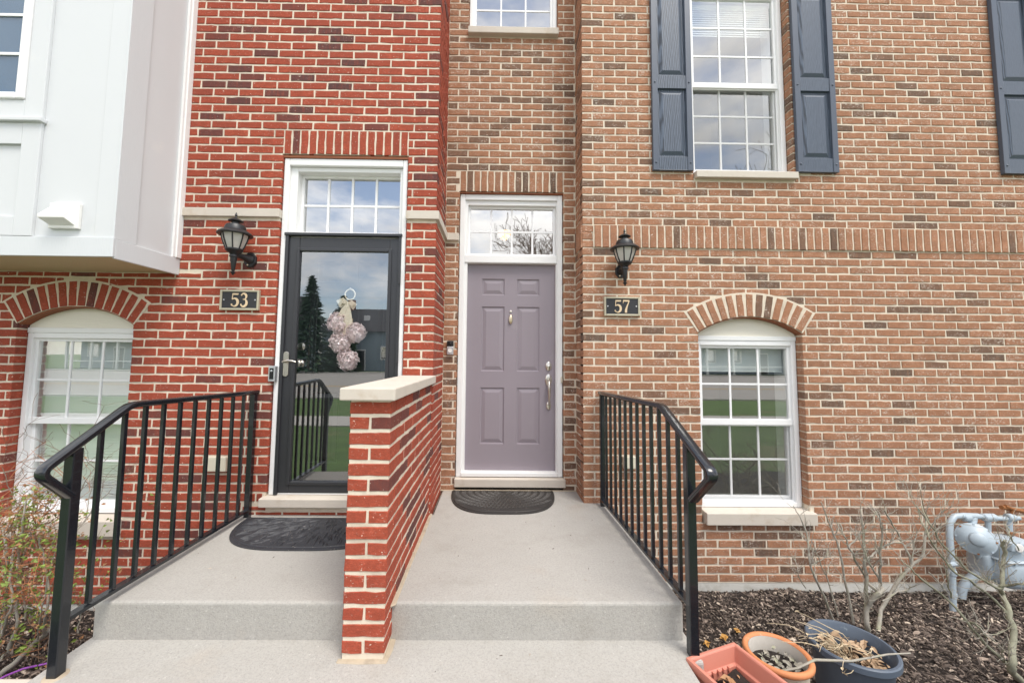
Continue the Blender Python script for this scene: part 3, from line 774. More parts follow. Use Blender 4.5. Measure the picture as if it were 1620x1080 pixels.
# small bell button and camera bell
o = MB().box(.598, .614, REC+.014, REC+.031, .965, 1.020).build('doorbell_button', M_plas, bevel=.004); tag(o, 'small beige bell button on the white jamb right of the mauve door', 'doorbell', 'doorbells')
db = thing('video_doorbell', (-.424, REC, 1.21), 'silver and black video doorbell on brick left of the mauve door', 'doorbell', 'doorbells')
BOX('body', M_silver, db, -.454, -.394, REC-.026, REC+.006, 1.212, 1.289, bevel=.006)
BOX('camera_head', M_blkp, db, -.454, -.394, REC-.027, REC+.006, 1.291, 1.338, bevel=.006)
MB().lathe([(.010, 0), (.010, .003), (.006, .005)], (-.424, REC-.027, 1.316), 16, ax=XR).build('lens', M_blkp, db)
MB().lathe([(.019, 0), (.019, .003), (.015, .0035), (.015, .002)], (-.424, REC-.026, 1.252), 24, ax=XR).build('button', M_wht_plain, db)

# ------------------------------------------------------------------ red townhouse (number 53)
red = thing('red_brick_townhouse', (-2.2, RED, -.7), 'red brick townhouse with a black storm door and white overhanging bay', 'house')
WR = Wall(M_red, .12, 5)
rx0, rx1 = -3.690, -2.806
ar = arch_ring((rx0+rx1)/2, (rx1-rx0)/2, 1.420, .136, 14, WR, RED, red)
sx0, sx1, sz1 = -1.724, -.726, ZR-19*C
bz0, bz1 = 2.278, 2.346
ex_red = [(rx0, rx1, -.15, 1.420), (rx0, rx1+.02, -.15, -.03), (sx0, sx1, .04, sz1), (sx0-.002, sx1+.002, sz1, ZR-16*C), (-2.49, sx0, bz0, bz1), (sx1, XC, bz0, bz1), (sx0-.03, sx1+.02, .065, .14), (-6, -2.484, 1.83, 9)]
lay(WR, RED, -5.2, XC, -.63, TOP, ZR, ex_red, XC, -1, arch=[ar], half_even=False, skipfn=None)
soldiers(WR, RED, sx0-.001, sx1+.001, sz1, 15)
lay_ret(WR, XC, 1, RED, REC-.006, -.02, TOP, ZR, False, excl=[(bz0-.02, bz1)])
mbm = MB()
slab(mbm, RED+.0045, .11, -5.2, XC-.0045, -.632, TOP, [(rx0-.006, rx1+.006, -.15, 1.556), (sx0-.006, sx1+.006, .07, sz1+.004)])
mbm.build('wall', M_mor, red)
BOX('return_wall', M_mor, red, XC-.10, XC-.0045, RED+.009, REC+.02, -.06, TOP)
MB().box(-5.2, XC, RED+.006, RED+.2, -1.0, -.632).build('foundation', M_conf, red)
emit_bricks(WR, red)
BOX('lintel', M_lint, red, sx0, sx1, RED+.012, RED+.10, sz1-.022, sz1-.001)
# limestone band with its return
BOX('stone_band', M_lime, red, -2.488, sx0+.002, RED-.022, RED+.05, bz0, bz1, bevel=.004)
b_ = MB().prismz([(sx1-.002, RED-.022), (XC+.022, RED-.022), (XC+.022, REC-.030), (-.362, REC-.030), (-.362, REC+.03), (XC-.03, REC+.03), (XC-.03, RED+.05), (sx1-.002, RED+.05)], bz0, bz1)
b_.build('stone_band', M_lime, red, bevel=.004)
# arched window with blind
w5 = hung_window(red, rx0+.004, rx1-.004, -.022, 1.352, .652, RED+.072, 2, 1.30, sc_lower=False)
arch_panel(w5, (rx0+rx1)/2, (rx1-rx0)/2-.002, 1.420, .136, 1.391, RED+.080)
BOX('head_trim', M_trim, w5, rx0+.004, rx1-.004, RED+.066, RED+.11, 1.352, 1.392, bevel=.004)
stone_sill(red, rx0+.006, rx1+.020, -.148, -.028, RED)
# entrance: white frame, transom, storm door, inner door
fr = MB()
for (a, b) in ((sx0+.004, sx0+.046), (sx1-.042, sx1-.004)): fr.box(a, b, RED+.020, RED+.110, .138, sz1-.024)
fr.box(sx0+.046, sx1-.042, RED+.0205, RED+.110, sz1-.082, sz1-.024)
frr = fr.build('door_frame', M_trim, red, bevel=.006)
mb = MB()
for (a, b) in ((-1.679, -1.622), (-.796, -.767)): mb.box(a, b, RED+.050, RED+.16, 2.146, 2.716)
mb.box(-1.622, -.796, RED+.0505, RED+.16, 2.680, 2.716); mb.box(-1.679, -.767, RED+.051, RED+.16, 2.135, 2.168)
mb.build('stop', M_trim, frr, bevel=.004)
transom(red, -1.600, -.812, 2.195, 2.660, RED+.115)
sd = MB()
SX0, SX1, SZ0, SZ1 = -1.676, -.768, .150, 2.130
sd.box(SX0, SX0+.105, RED+.028, RED+.062, SZ0, SZ1); sd.box(SX1-.090, SX1, RED+.028, RED+.062, SZ0, SZ1)
sd.box(SX0+.105, SX1-.090, RED+.0285, RED+.062, SZ1-.105, SZ1); sd.box(SX0+.105, SX1-.090, RED+.0285, RED+.062, SZ0, SZ0+.082)
sdo = sd.build('storm_door', M_storm, red, bevel=.004)
P('outer_frame', M_storm, sdo, lambda m: (m.box(SX0-.004, SX0+.022, RED+.012, RED+.05, SZ0-.01, SZ1+.012), m.box(SX1-.018, SX1+.004, RED+.012, RED+.05, SZ0-.01, SZ1+.012), m.box(SX0-.010, SX1+.010, RED+.004, RED+.05, SZ1+.012, SZ1+.034)), bevel=.003)
P('glazing_bead', M_storm, sdo, lambda m: frame4(m, SX0+.085, SX1-.072, SZ0+.062, SZ1-.085, .026, RED+.018, RED+.045), bevel=.005)
a, b, c, d = SX0+.104, SX1-.089, SZ0+.081, SZ1-.104
MB().add([(a,RED+.040,c),(b,RED+.040,c),(b,RED+.040,d),(a,RED+.040,d)], [(0,1,2,3)]).build('glass', M_sglass, sdo)
for z in (1.82, 1.20, .5): MB().tube([(SX1-.002, RED+.008, z-.055), (SX1-.002, RED+.008, z+.055)], .009, 8).build('hinge', M_storm, sdo)
hp = [(-1.634+.022*math.cos(t_), 1.127+(.075 if math.sin(t_) >= 0 else -.075)+.022*math.sin(t_)) for t_ in [k*math.pi/6 for k in range(0, 7)]+[math.pi+k*math.pi/6 for k in range(0, 7)]]
MB().prism(hp, RED+.018, RED+.029).build('handle_plate', M_nick, sdo, bevel=.002)
MB().tube([(-1.634, RED+.03, 1.145), (-1.634, RED-.018, 1.145), (-1.620, RED-.030, 1.147), (-1.590, RED-.033, 1.155), (-1.555, RED-.030, 1.150), (-1.535, RED-.026, 1.143)], [.010, .010, .011, .010, .008, .006], 10).build('lever', M_nick, sdo, smooth=50)
dpan = [(-1.49,-1.27,1.80,1.97),(-1.15,-.93,1.80,1.97),(-1.49,-1.27,1.03,1.68),(-1.15,-.93,1.03,1.68),(-1.49,-1.27,.34,.90),(-1.15,-.93,.34,.90)]
d2 = P('door', M_dark, red, lambda m: slab(m, RED+.165, .04, -1.66, -.775, .152, 2.140, dpan))
for q in dpan: MB().rings(*q, RED+.165, PSP).build('panel', M_dark, d2)
MB().lathe([(.030, 0), (.030, .012), (.022, .016), (.012, .035), (.026, .05), (.028, .065), (.016, .075)], (-1.585, RED+.165, 1.128), 20, ax=XR).build('knob', M_nick, d2, smooth=50)
MB().lathe([(.032, 0), (.032, .014), (.018, .022)], (-1.585, RED+.165, 1.265), 20, ax=XR).build('deadbolt', M_nick, d2, smooth=50)
BOX('threshold', M_trim, red, -1.676, -.768, RED+.03, RED+.17, .1405, .149)
stone_sill(red, sx0-.028, sx1+.016, .068, .140, RED, .050, 'door_sill')
room(red, -1.5, -.85, .3, 2.85, RED+.22, 2.0)
# doorbell on the frame
db = thing('video_doorbell', (-1.708, RED+.02, .99), 'slim silver video doorbell on the white frame beside the storm door', 'doorbell', 'doorbells')
BOX('body', M_silver, db, -1.742, -1.690, RED-.022, RED+.021, .992, 1.112, bevel=.005)
BOX('faceplate', M_blkp, db, -1.733, -1.700, RED-.0235, RED-.010, 1.010, 1.096, bevel=.003)
MB().lathe([(.008, 0), (.008, .002), (.004, .003)], (-1.716, RED-.0235, 1.075), 14, ax=XR).build('lens', M_silver, db)

# white bay
BX, BY, BZ = -2.490, 2.540, 1.822
bay = MB(); bay.box(-5.2, BX-.012, BY+.012, RED+.02, BZ+.02, TOP); bay = bay.build('bay', M_board, red)
BOX('soffit', M_tan, bay, -5.2, BX-.016, BY+.016, RED+.004, BZ+.004, BZ+.019)
BOX('base_board', M_grain, bay, -5.2, BX+.006, BY-.006, BY+.0115, BZ-.004, BZ+.124, bevel=.003)
BOX('base_board', M_grain, bay, BX-.0115, BX+.0055, BY+.012, RED+.003, BZ-.012, BZ+.116, bevel=.003)
BOX('corner_board', M_grain, bay, BX-.0118, BX+.002, BY+.0005, BY+.160, BZ+.117, TOP, bevel=.002)
BOX('corner_board', M_board, bay, -2.620, BX-.0125, BY+.003, BY+.013, BZ+.125, TOP, bevel=.002)
BOX('batten', M_trim, bay, BX-.0118, BX+.006, RED-.068, RED-.020, BZ+.117, TOP, bevel=.003)
BOX('batten', M_trim, bay, BX-.0119, BX+.0155, RED-.045, RED+.002, BZ+.117, TOP, bevel=.003)
BOX('casing', M_board, bay, -3.130, -3.010, BY-.008, BY+.0125, BZ+.125, TOP, bevel=.003)
BOX('apron', M_board, bay, -5.2, -3.131, BY-.0075, BY+.0125, 2.560, 2.705, bevel=.003)
BOX('window_sill', M_board, bay, -5.2, -2.995, BY-.032, BY+.012, 2.706, 2.734, bevel=.005)
BOX('casing', M_board, bay, -5.2, -3.131, BY-.0072, BY+.0125, 2.735, 2.862, bevel=.003)
BOX('bottom_rail', M_board, bay, -5.2, -3.131, BY-.007, BY+.0125, BZ+.1255, 2.075, bevel=.003)
P('window_frame', M_white, bay, lambda m: frame4(m, -4.45, -3.132, 2.863, 4.6, .055, BY-.022, BY+.012, .045), bevel=.008)
for i in range(4):
    for j in range(6):
        a, b = -4.395+.302*i, -4.395+.302*(i+1); c, d = 2.908+.275*j, 2.908+.275*(j+1)
        MB().add([(a,BY+.004,c),(b,BY+.004,c),(b,BY+.004,d),(a,BY+.004,d)], [(0,1,2,3)]).build('pane', M_bglass, bay)
        if j: BOX('muntin', M_white, bay, a, b, BY-.004, BY+.0035, c-.009, c+.009)
BOX('shade', M_blue, bay, -4.40, -3.18, BY+.0075, BY+.0115, 2.90, 4.55)
vn = MB()
vn.box(-2.905, -2.715, BY-.012, BY+.012, 1.998, 2.165)
vno = vn.build('vent_plate', M_wht_plain, bay, bevel=.004)
x0, x1, zt, zb = -2.905, -2.745, 2.150, 2.030
MB().add([(x0+.02,BY-.012,zt),(x1,BY-.012,zt),(x1+.012,BY-.012,zb-.012),(x0+.01,BY-.012,zb-.012),(x0-.005,BY-.070,zb+.020),(x1,BY-.070,zb+.020),(x0-.005,BY-.070,zb+.040),(x1,BY-.070,zb+.040)],
    [(0,1,7,6),(6,7,5,4),(4,5,2,3),(0,6,4,3),(1,2,5,7)]).build('vent_hood', M_wht_plain, bay, bevel=.003)

# ------------------------------------------------------------------ brick half wall
YW_ = 1.890; HX0, HX1 = -.688, -.4945; HT = .990; HC = .0715
hw = thing('brick_half_wall', ((HX0+HX1)/2, YW_, -.175), 'low red brick wall with a limestone cap dividing the two porches', 'wall')
WH = Wall(M_red, .26, 21)
for n in range(1, 17):
    zb = HT-(n-1)*HC-J/2-.003; za = HT-n*HC+J/2+.001; zm = (za+zb)/2; h = zb-za
    if n % 2: WH.put(((HX0+HX1)/2, YW_, zm), 0, HX1-HX0, h, .092, dark=0)
    else:
        WH.put((HX0+.0455, YW_, zm), 0, .091, h, .194, dark=0); WH.put((HX1-.0455, YW_, zm), 0, .091, h, .194, dark=(.9 if n in (2, 6) else 0))
    y = YW_+(.092 if n % 2 else .194)+J
    while y < RED-.03:
        q = min(y+BL-J, RED-.004)
        if zb > -.01 or y < 2.03:
            WH.put((HX1, (y+q)/2, zm), math.pi/2, q-y, h)
            WH.put((HX0, (y+q)/2, zm), -math.pi/2, q-y, h)
        y = q+J
BOX('core', M_mor, hw, HX0+.004, HX1-.004, YW_+.004, RED-.001, -.172, HT)
emit_bricks(WH, hw)
BOX('cap', M_lime, hw, -.722, -.464, 1.842, RED-.003, HT+.002, HT+.060, bevel=.006)

# ------------------------------------------------------------------ railings
def railing(label, X0, X1, Yw, Yp, n, zf, bend, knee, end, ztop):
    """from the wall (X0,Yw) to the front post (X1,Yp); zf = tread under the front post"""
    r = thing('porch_railing', ((X0+X1)/2, (Yw+Yp)/2, zf), label, 'railing', 'porch railings')
    def XX(y): return X0+(X1-X0)*(y-Yw)/(Yp-Yw)
    sl_ = (bend[1]-knee[1])/(bend[0]-knee[0])
    def top(y): return ztop+(bend[1]-ztop)*(Yw-y)/(Yw-bend[0]) if y > bend[0] else bend[1]-(bend[0]-y)*sl_
    def rad(a, b, c, k=.035, m=5):
        a, b, c = Vector(a), Vector(b), Vector(c); u = b+(a-b).normalized()*k; w = b+(c-b).normalized()*k
        return [((1-t)**2*u+2*t*(1-t)*b+t*t*w) for t in [i/m for i in range(m+1)]]
    pA = (XX(Yw)-0, Yw+.035, ztop); pB = (XX(bend[0]), bend[0], bend[1]); pC = (XX(knee[0]), knee[0], knee[1]); pD = (XX(end[0]), end[0], end[1])
    path = [Vector(pA)] + rad(pA, pB, pC) + rad(pB, pC, pD, .045, 7) + [Vector(pD)]
    hw_, hh = .0245, .0155
    prof = [(-hw_, -.004), (-hw_*.93, -hh*.75), (-hw_*.6, -hh), (hw_*.6, -hh), (hw_*.93, -hh*.75), (hw_, -.004), (hw_*.93, .008), (hw_*.6, hh), (0, hh*1.12), (-hw_*.6, hh), (-hw_*.93, .008)]
    MB().sweep(path, prof).build('handrail', M_black, r, smooth=50)
    BOX('post', M_black, r, XX(Yw)-.019, XX(Yw)+.019, Yw-.019, Yw+.019, -.006, top(Yw)-.012, bevel=.003)
    BOX('post', M_black, r, X1-.0215, X1+.0215, Yp-.0215, Yp+.0215, zf-.006, top(Yp)-.010, bevel=.004)
    for k in range(1, n+1):
        y = Yw+(Yp-Yw)*k/(n+1); x = XX(y)
        BOX('baluster', M_black, r, x-.0095, x+.0095, y-.0095, y+.0095, .058, top(y)-.012, bevel=.002)
    MB().sweep([(XX(Yw), Yw-.018, .050), (XX(Yp), Yp+.024, .045)], [(-.019, -.008), (.019, -.008), (.019, .008), (-.019, .008)]).build('bottom_rail', M_black, r)
    if X1 < 0: MB().lathe([(.044, 0), (.040, .003), (.030, .005)], (X1, Yp, zf-.001), 14).build('grout_pad', M_fil, r, smooth=60)
    return r
railing('black metal railing along the left porch by the storm door', -1.830, -1.865, 3.030, 1.805, 10, -.175, (2.050, .938), (1.672, .705), (1.800, .572), .912)
railing('black metal railing along the right porch before the brown wall', .878, .932, 3.285, 1.925, 12, -.175, (2.205, .938), (1.722, .700), (1.895, .540), .905)

# ------------------------------------------------------------------ lanterns and number plaques
def lantern(label, X, Yf, z0, s_, bx):
    """hangs on the wall at y=Yf; z0 = tip of the tail"""
    Y = Yf-.150*s_
    t_ = thing('wall_lantern', (X, Yf, z0), label, 'lantern', 'wall lanterns by the doors')
    def Z(z): return [(r*s_, q*s_) for r, q in z]
    o = (X, Y, z0)
    MB().lathe(Z([(.004, 0), (.010, .012), (.020, .022), (.008, .030), (.012, .036), (.022, .120), (.024, .135), (.030, .140), (.030, .150), (.026, .156), (.034, .170), (.050, .178), (.060, .190), (.060, .200)]), o, 16).build('tail', M_lant, t_, smooth=35)
    for k in range(8):
        pv = []
        for r_, q in ((.052, .199), (.064, .225), (.080, .270), (.090, .312)):
            for a in (R(22.5)+k*math.pi/4, R(22.5)+(k+1)*math.pi/4): pv.append((X+r_*s_*math.cos(a), Y+r_*s_*math.sin(a), z0+q*s_))
        MB().add(pv, [(0, 1, 3, 2), (2, 3, 5, 4), (4, 5, 7, 6)]).build('pane', M_frost, t_)
    for k in range(8):
        a = R(22.5)+k*math.pi/4
        MB().tube([(X+r_*s_*math.cos(a), Y+r_*s_*math.sin(a), z0+q*s_) for r_, q in ((.054, .198), (.066, .225), (.082, .270), (.092, .314))], .0055*s_, 5).build('rib', M_lant, t_)
    MB().lathe(Z([(.092, .308), (.118, .306), (.120, .312), (.108, .326), (.090, .338), (.074, .344), (.070, .368), (.060, .384), (.034, .392), (.026, .394), (.026, .408), (.050, .412), (.051, .417), (.030, .432), (.012, .440), (.008, .446), (.006, .452), (.010, .460), (.007, .468), (.002, .484)]), o, 24).build('roof', M_lant, t_, smooth=35)
    zb = z0+.150*s_
    oc = [(bx+.050*s_*math.cos(R(22.5)+k*math.pi/4), zb+.062*s_*math.sin(R(22.5)+k*math.pi/4)) for k in range(8)]
    MB().prism(oc, Yf-.022, Yf+.004).build('backplate', M_lant, t_, bevel=.005)
    MB().tube([(bx, Yf-.015, zb), ((bx+X)/2, Yf-.07, zb+.010), (X, Y, zb+.015)], [.036*s_, .022*s_, .018*s_], 12).build('arm', M_lant, t_, smooth=50)
    MB().lathe([(.006, 0), (.006, .004), (.003, .006)], (bx-.012, Yf-.022, zb-.042*s_), 10, ax=XR).build('screw', M_brass, t_)
lantern('black lantern on red brick above the number 53 plaque', -1.968, RED, 1.785, .985, -1.930)
lantern('black lantern on brown brick above the number 57 plaque', 1.053, RT, 1.793, .985, 1.062)
def ribbon(pts, y0, y1):
    """stroke with its own width at every point: (x, z, width, angle of the pen)"""
    mb = MB(); n = len(pts)
    a = []; b = []
    for i, (x, z, w) in enumerate(pts):
        p0 = pts[max(0, i-1)]; p1 = pts[min(n-1, i+1)]
        tx, tz = p1[0]-p0[0], p1[1]-p0[1]; l_ = math.hypot(tx, tz) or 1
        nx, nz = -tz/l_, tx/l_
        a.append((x+nx*w/2, z+nz*w/2)); b.append((x-nx*w/2, z-nz*w/2))
    for i in range(n-1):
        q = [b[i], b[i+1], a[i+1], a[i]]
        mb.add([(x, y0, z) for x, z in q]+[(x, y1, z) for x, z in q], [(0,1,2,3),(0,4,5,1),(1,5,6,2),(2,6,7,3),(3,7,4,0)])
    return mb
def arcp(cx, cz, rx, rz, a0, a1, w0, w1, n=16):
    return [(cx+rx*math.cos(R(a0+(a1-a0)*k/n)), cz+rz*math.sin(R(a0+(a1-a0)*k/n)), w0+(w1-w0)*math.sin(math.pi*k/n)) for k in range(n+1)]
def digit(ch, X, Z, h, parent, Y):
    S_ = h
    def T(p): return [(X+x*S_, Z+z*S_, w*S_) for x, z, w in p]
    strokes = []
    if ch == '5':
        strokes = [[(.10, .93, .12), (.50, .93, .12), (.54, .97, .04)], [(.12, .93, .05), (.10, .52, .05)], arcp(.27, .32, .24, .29, 135, -120, .05, .17, 20), [(.16, .06, .07), (.06, .10, .06)], [(.02, .155, .02), (.05, .155, .12), (.09, .155, .12), (.12, .155, .02)]]
    if ch == '3':
        strokes = [arcp(.25, .75, .19, .22, 150, -70, .05, .14, 18), arcp(.25, .29, .23, .27, 75, -150, .05, .17, 20), [(.20, .545, .05), (.33, .545, .05)], [(.02, .155, .02), (.05, .155, .12), (.09, .155, .12), (.12, .155, .02)], [(.05, .86, .02), (.08, .86, .11), (.12, .86, .11), (.15, .86, .02)]]
    if ch == '7':
        strokes = [[(.03, .94, .12), (.52, .94, .12)], [(.045, .97, .05), (.025, .74, .03)], [(.50, .93, .06), (.40, .68, .08), (.29, .40, .13), (.24, .20, .17), (.235, .0, .17)]]
    mb = MB()
    for i, s_ in enumerate(strokes):
        q = ribbon(T(s_), Y-.0042-.0003*i, Y)
        mb.add(q.v, q.f)
    mb.build('numeral', M_num, parent)
def plaque(label, x0, x1, z0, z1, Yf, txt):
    t_ = thing('house_number_plaque', ((x0+x1)/2, Yf, z0), label, 'number sign', 'house number plaques')
    BOX('backing', M_plq, t_, x0+.004, x1-.004, Yf-.018, Yf+.003, z0+.004, z1-.004)
    P('border', M_plb, t_, lambda m: frame4(m, x0, x1, z0, z1, .016, Yf-.024, Yf+.002), bevel=.003)
    h = (z1-z0)*.66; zc = (z0+z1)/2-h/2; xm = (x0+x1)/2
    digit(txt[0], xm-h*.62, zc, h, t_, Yf-.018); digit(txt[1], xm+h*.06, zc, h, t_, Yf-.018)
    for x in (x0+.030, x1-.030): MB().lathe([(.006, 0), (.006, .003), (.002, .005)], (x, Yf-.018, (z0+z1)/2), 10, ax=XR).build('screw', M_silver, t_)
plaque('black plaque reading 53 in cream numerals on red brick', -2.142, -1.842, 1.538, 1.697, RED, '53')
plaque('black plaque reading 57 in cream numerals on brown brick', .915, 1.220, 1.556, 1.720, RT, '57')

# outlet covers
def outlet(label, x0, x1, z0, z1, Yf):
    t_ = thing('outlet_cover', ((x0+x1)/2, Yf, z0), label, 'outlet cover', 'weatherproof outlet covers')
    BOX('box', M_plas, t_, x0, x1, Yf-.035, Yf+.004, z0, z1, bevel=.008)
    BOX('lid', M_plas, t_, x0-.006, x1+.006, Yf-.052, Yf-.0355, z0+.006, z1+.006, bevel=.007)
outlet('beige weatherproof outlet cover on red brick behind the railing', -2.160, -2.010, .320, .430, RED)
outlet('beige weatherproof outlet cover on brown brick behind the railing', 1.062, 1.165, .285, .385, RT)
# hose bib on brown wall
hb = thing('wall_spigot', (1.845, RT, -.30), 'small grey spigot on brown brick beside the right railing post', 'spigot')
q = atY(1087, 851, RT)
MB().lathe([(.022, 0), (.022, .012), (.012, .014), (.012, .06)], (q.x, RT, q.z), 12, ax=XR).build('body', M_silver, hb, smooth=50)
MB().tube([(q.x, RT-.055, q.z), (q.x, RT-.075, q.z-.01), (q.x, RT-.085, q.z-.045)], .010, 10).build('spout', M_silver, hb, smooth=50)
MB().lathe([(.022, 0), (.024, .004), (.022, .010)], (q.x, RT-.05, q.z+.022), 12).build('handwheel', M_brass, hb)

# ------------------------------------------------------------------ door mats
def matmat():
    m, nt, b = newmat('black_rubber_mat'); v = pos(nt)
    c = mixc(nt, noise(nt, 10, 5, .6, v), (.016, .017, .021), (.045, .046, .054))
    c = mixc(nt, ramp(nt, noise(nt, 120, 2, .5, v), .70, .735), c, (.42, .36, .30))
    nt.links.new(c, b.inputs['Base Color']); b.inputs['Roughness'].default_value = .55
    bump(nt, b, noise(nt, 160, 3, .6, v), .3, .002); return m
M_mat = matmat()
M_mat2 = pm('worn_brown_black_rubber', (.026, .023, .021), .6, var=.4, vs=9, bs=160, bst=.3, dirt=(.22, .19, .16), dth=(.62, .80), dsc=30)
M_mat3 = pm('worn_grey_rubber', (.058, .052, .047), .6, var=.4, vs=14, bs=160, bst=.2)
def mat_half(label, xc, yb, rx, ry, mat, style, seed):
    t_ = thing('door_mat', (xc, yb, 0), label, 'doormat', 'half round doormats')
    r = random.Random(seed)
    K = 40; e = .62
    def edge(a): # half super-ellipse with the flat side to the door
        ca, sa = math.cos(a), math.sin(a)
        return (xc+rx*math.copysign(abs(ca)**e, ca), yb-ry*abs(sa)**.85)
    ol = [edge(math.pi*k/K) for k in range(K+1)]
    MB().prismz(ol[::-1], .0005, .009).build('base', mat, t_, bevel=.003)
    mb = MB()
    def inside(x, y):
        u = abs((x-xc)/rx); v = (yb-y)/ry
        return 0.02 < v < 1 and u**(2/e)+v**(2/.85) < .90
    def leaf(p, a, l, w, h=.007):
        d = Vector((math.cos(a), math.sin(a), 0)); n = Vector((-d.y, d.x, 0)); p = Vector((p[0], p[1], .0085))
        ps = [p-d*l/2, p-d*l*.15+n*w/2, p+d*l*.2+n*w*.4, p+d*l/2, p+d*l*.2-n*w*.4, p-d*l*.15-n*w/2]
        if not all(inside(q.x, q.y) for q in ps): return
        mid = [p-d*l*.15+Vector((0, 0, h)), p+d*l*.2+Vector((0, 0, h))]
        mb.add(ps+mid, [(0, 6, 1), (1, 6, 7, 2), (2, 7, 3), (3, 7, 4), (4, 7, 6, 5), (5, 6, 0)])
    if style == 'leaf':
        for _ in range(420):
            x = xc+rx*r.uniform(-1, 1); y = yb-ry*r.random()
            a = math.atan2(y-(yb+.05), x-(xc+.05))+r.gauss(0, .25)
            leaf((x, y), a, r.uniform(.05, .14), r.uniform(.012, .024), r.uniform(.004, .009))
    else:
        o = (xc, yb-.03)
        for ring, rr in enumerate([.05, .10, .15, .20, .25, .30, .35, .40]):
            n = int(6+ring*6)
            for k in range(n):
                a = math.pi+math.pi*(k+.5*(ring % 2))/n
                leaf((o[0]+rr*math.cos(a)*1.15, o[1]+rr*math.sin(a)*.9), a+(.55 if k % 2 else -.55), .062, .011, .006)
                leaf((o[0]+rr*math.cos(a)*1.15, o[1]+rr*math.sin(a)*.9), a+(-.55 if k % 2 else .55), .062, .010, .005)
    mb.build('raised_pattern', mat if style == 'leaf' else M_mat3, t_, kind='stuff')
    mb = MB()
    mb.tube([(x+(xc-x)*.035, y+(yb-y)*.06+ (0), .009) for x, y in ol], .005, 5)
    mb.build('rim', mat, t_)
mat_half('black half round doormat with leaf relief by the storm door', -1.235, 3.005, .575, .485, M_mat, 'leaf', 3)
mat_half('dark brown half round doormat with lattice relief at the mauve door', .070, 3.610, .450, .515, M_mat2, 'web', 4)

g = random.Random(77); mb = MB()
for _ in range(70):
    x, y = g.uniform(-1.85, .85), g.uniform(1.74, 3.0)
    if -.73 < x < -.46: continue
    z = .001 if y > 2.04 else (-.174 if y < 2.0 else None)
    if z is None: continue
    a = g.uniform(0, 3.14); l_ = g.choice((.004, .005, .006, .008, .022)); w = min(.0035, l_*.5)
    d, n = Vector((math.cos(a), math.sin(a), 0)), Vector((-math.sin(a), math.cos(a), 0)); p = Vector((x, y, z))
    mb.add([p-d*l_/2, p+n*w/2, p+d*l_/2, p-n*w/2, p+Vector((0, 0, .0025))], [(0, 3, 4), (3, 2, 4), (2, 1, 4), (1, 0, 4), (0, 1, 2, 3)], 0, g.random())
o = mb.build('step_debris', M_chip, attr=True, kind='stuff'); o['label'] = 'specks of bark and grit scattered on the concrete steps'; o['category'] = 'debris'
# ------------------------------------------------------------------ pompom door hanger
wr = thing('flower_door_hanger', (-1.2, RED+.10, 1.08), 'hanger of four pale pink paper flowers with a cream bow on the storm door', 'door hanging')
wy = RED+.082
for (x, y) in ((534, 511), (562, 526), (538, 542), (551, 569)):
    c = atY(x, y, wy); r_ = .076; g = random.Random(int(x)); mb = MB()
    for k in range(260):
        u = g.uniform(-1, 1); a = g.uniform(0, 2*math.pi); q = (1-u*u)**.5
        n = Vector((q*math.cos(a), q*math.sin(a)*.40, u)); nn = n.normalized()
        rr = r_*g.uniform(.84, 1.10); p = c+n*rr
        t1 = nn.orthogonal().normalized(); t1 = (Matrix.Rotation(g.uniform(0, 6.3), 3, nn) @ t1); t2 = nn.cross(t1)
        w = g.uniform(.014, .026); ti = nn*g.uniform(.003, .014)
        mb.add([p-t1*w-nn*.012, p+t2*w*.5-t1*w*.3+ti*.4, p+t1*w*.6+ti+t2*w*.4, p+t1*w+ti*.7-t2*w*.3, p-t2*w*.6+ti*.2], [(0, 1, 2, 4), (4, 2, 3)])
    mb.lathe([(.01, -r_*.88), (r_*.5, -r_*.74), (r_*.78, -r_*.42), (r_*.89, 0), (r_*.78, r_*.42), (r_*.5, r_*.74), (.01, r_*.88)], c, 12, sy=.40)
    mb.build('flower', M_petal, wr)
c = atY(554, 466, wy)
MB().tube([(c.x+.040*math.cos(a), wy, c.z+.043*math.sin(a)) for a in [2*math.pi*k/24 for k in range(25)]], .0055, 8).build('ring', M_ribbon, wr, smooth=60)
b = atY(551, 480, wy-.008)
def strip(pts, w, nm):
    mb = MB(); vs = []; fs = []
    for i, p in enumerate(pts):
        p = Vector(p); q = Vector(pts[min(i+1, len(pts)-1)])-Vector(pts[max(0, i-1)])
        n = Vector((q.z, 0, -q.x)).normalized(); ww = w[i] if hasattr(w, '__len__') else w
        vs += [p+n*ww/2, p-n*ww/2]
    for i in range(len(pts)-1): fs.append((2*i, 2*i+1, 2*i+3, 2*i+2))
    mb.add(vs, fs).build(nm, M_ribbon, wr, smooth=60)
strip([(b.x, wy-.01, b.z), (b.x-.035, wy-.030, b.z+.022), (b.x-.070, wy-.022, b.z+.006), (b.x-.060, wy-.008, b.z-.014), (b.x, wy-.008, b.z-.004)], [.022, .045, .052, .045, .022], 'bow_loop')
strip([(b.x, wy-.011, b.z), (b.x+.030, wy-.030, b.z+.006), (b.x+.055, wy-.022, b.z-.016), (b.x+.045, wy-.008, b.z-.030), (b.x, wy-.008, b.z-.004)], [.022, .040, .046, .040, .022], 'bow_loop')
for dx, l_ in ((-.075, .14), (-.015, .26), (.03, .24)):
    strip([(b.x, wy-.012, b.z), (b.x+dx*.45, wy-.018, b.z-l_*.4), (b.x+dx, wy-.006, b.z-l_)], [.022, .040, .044], 'ribbon_tail')
MB().tube([(b.x-.01, wy+.01, b.z-.12), (b.x-.03, wy+.012, b.z-.42)], .007, 6).build('stem', M_straw, wr)
MB().tube([(b.x+.03, wy+.01, b.z-.12), (b.x+.01, wy+.012, b.z-.45)], .006, 6).build('stem', M_straw, wr)
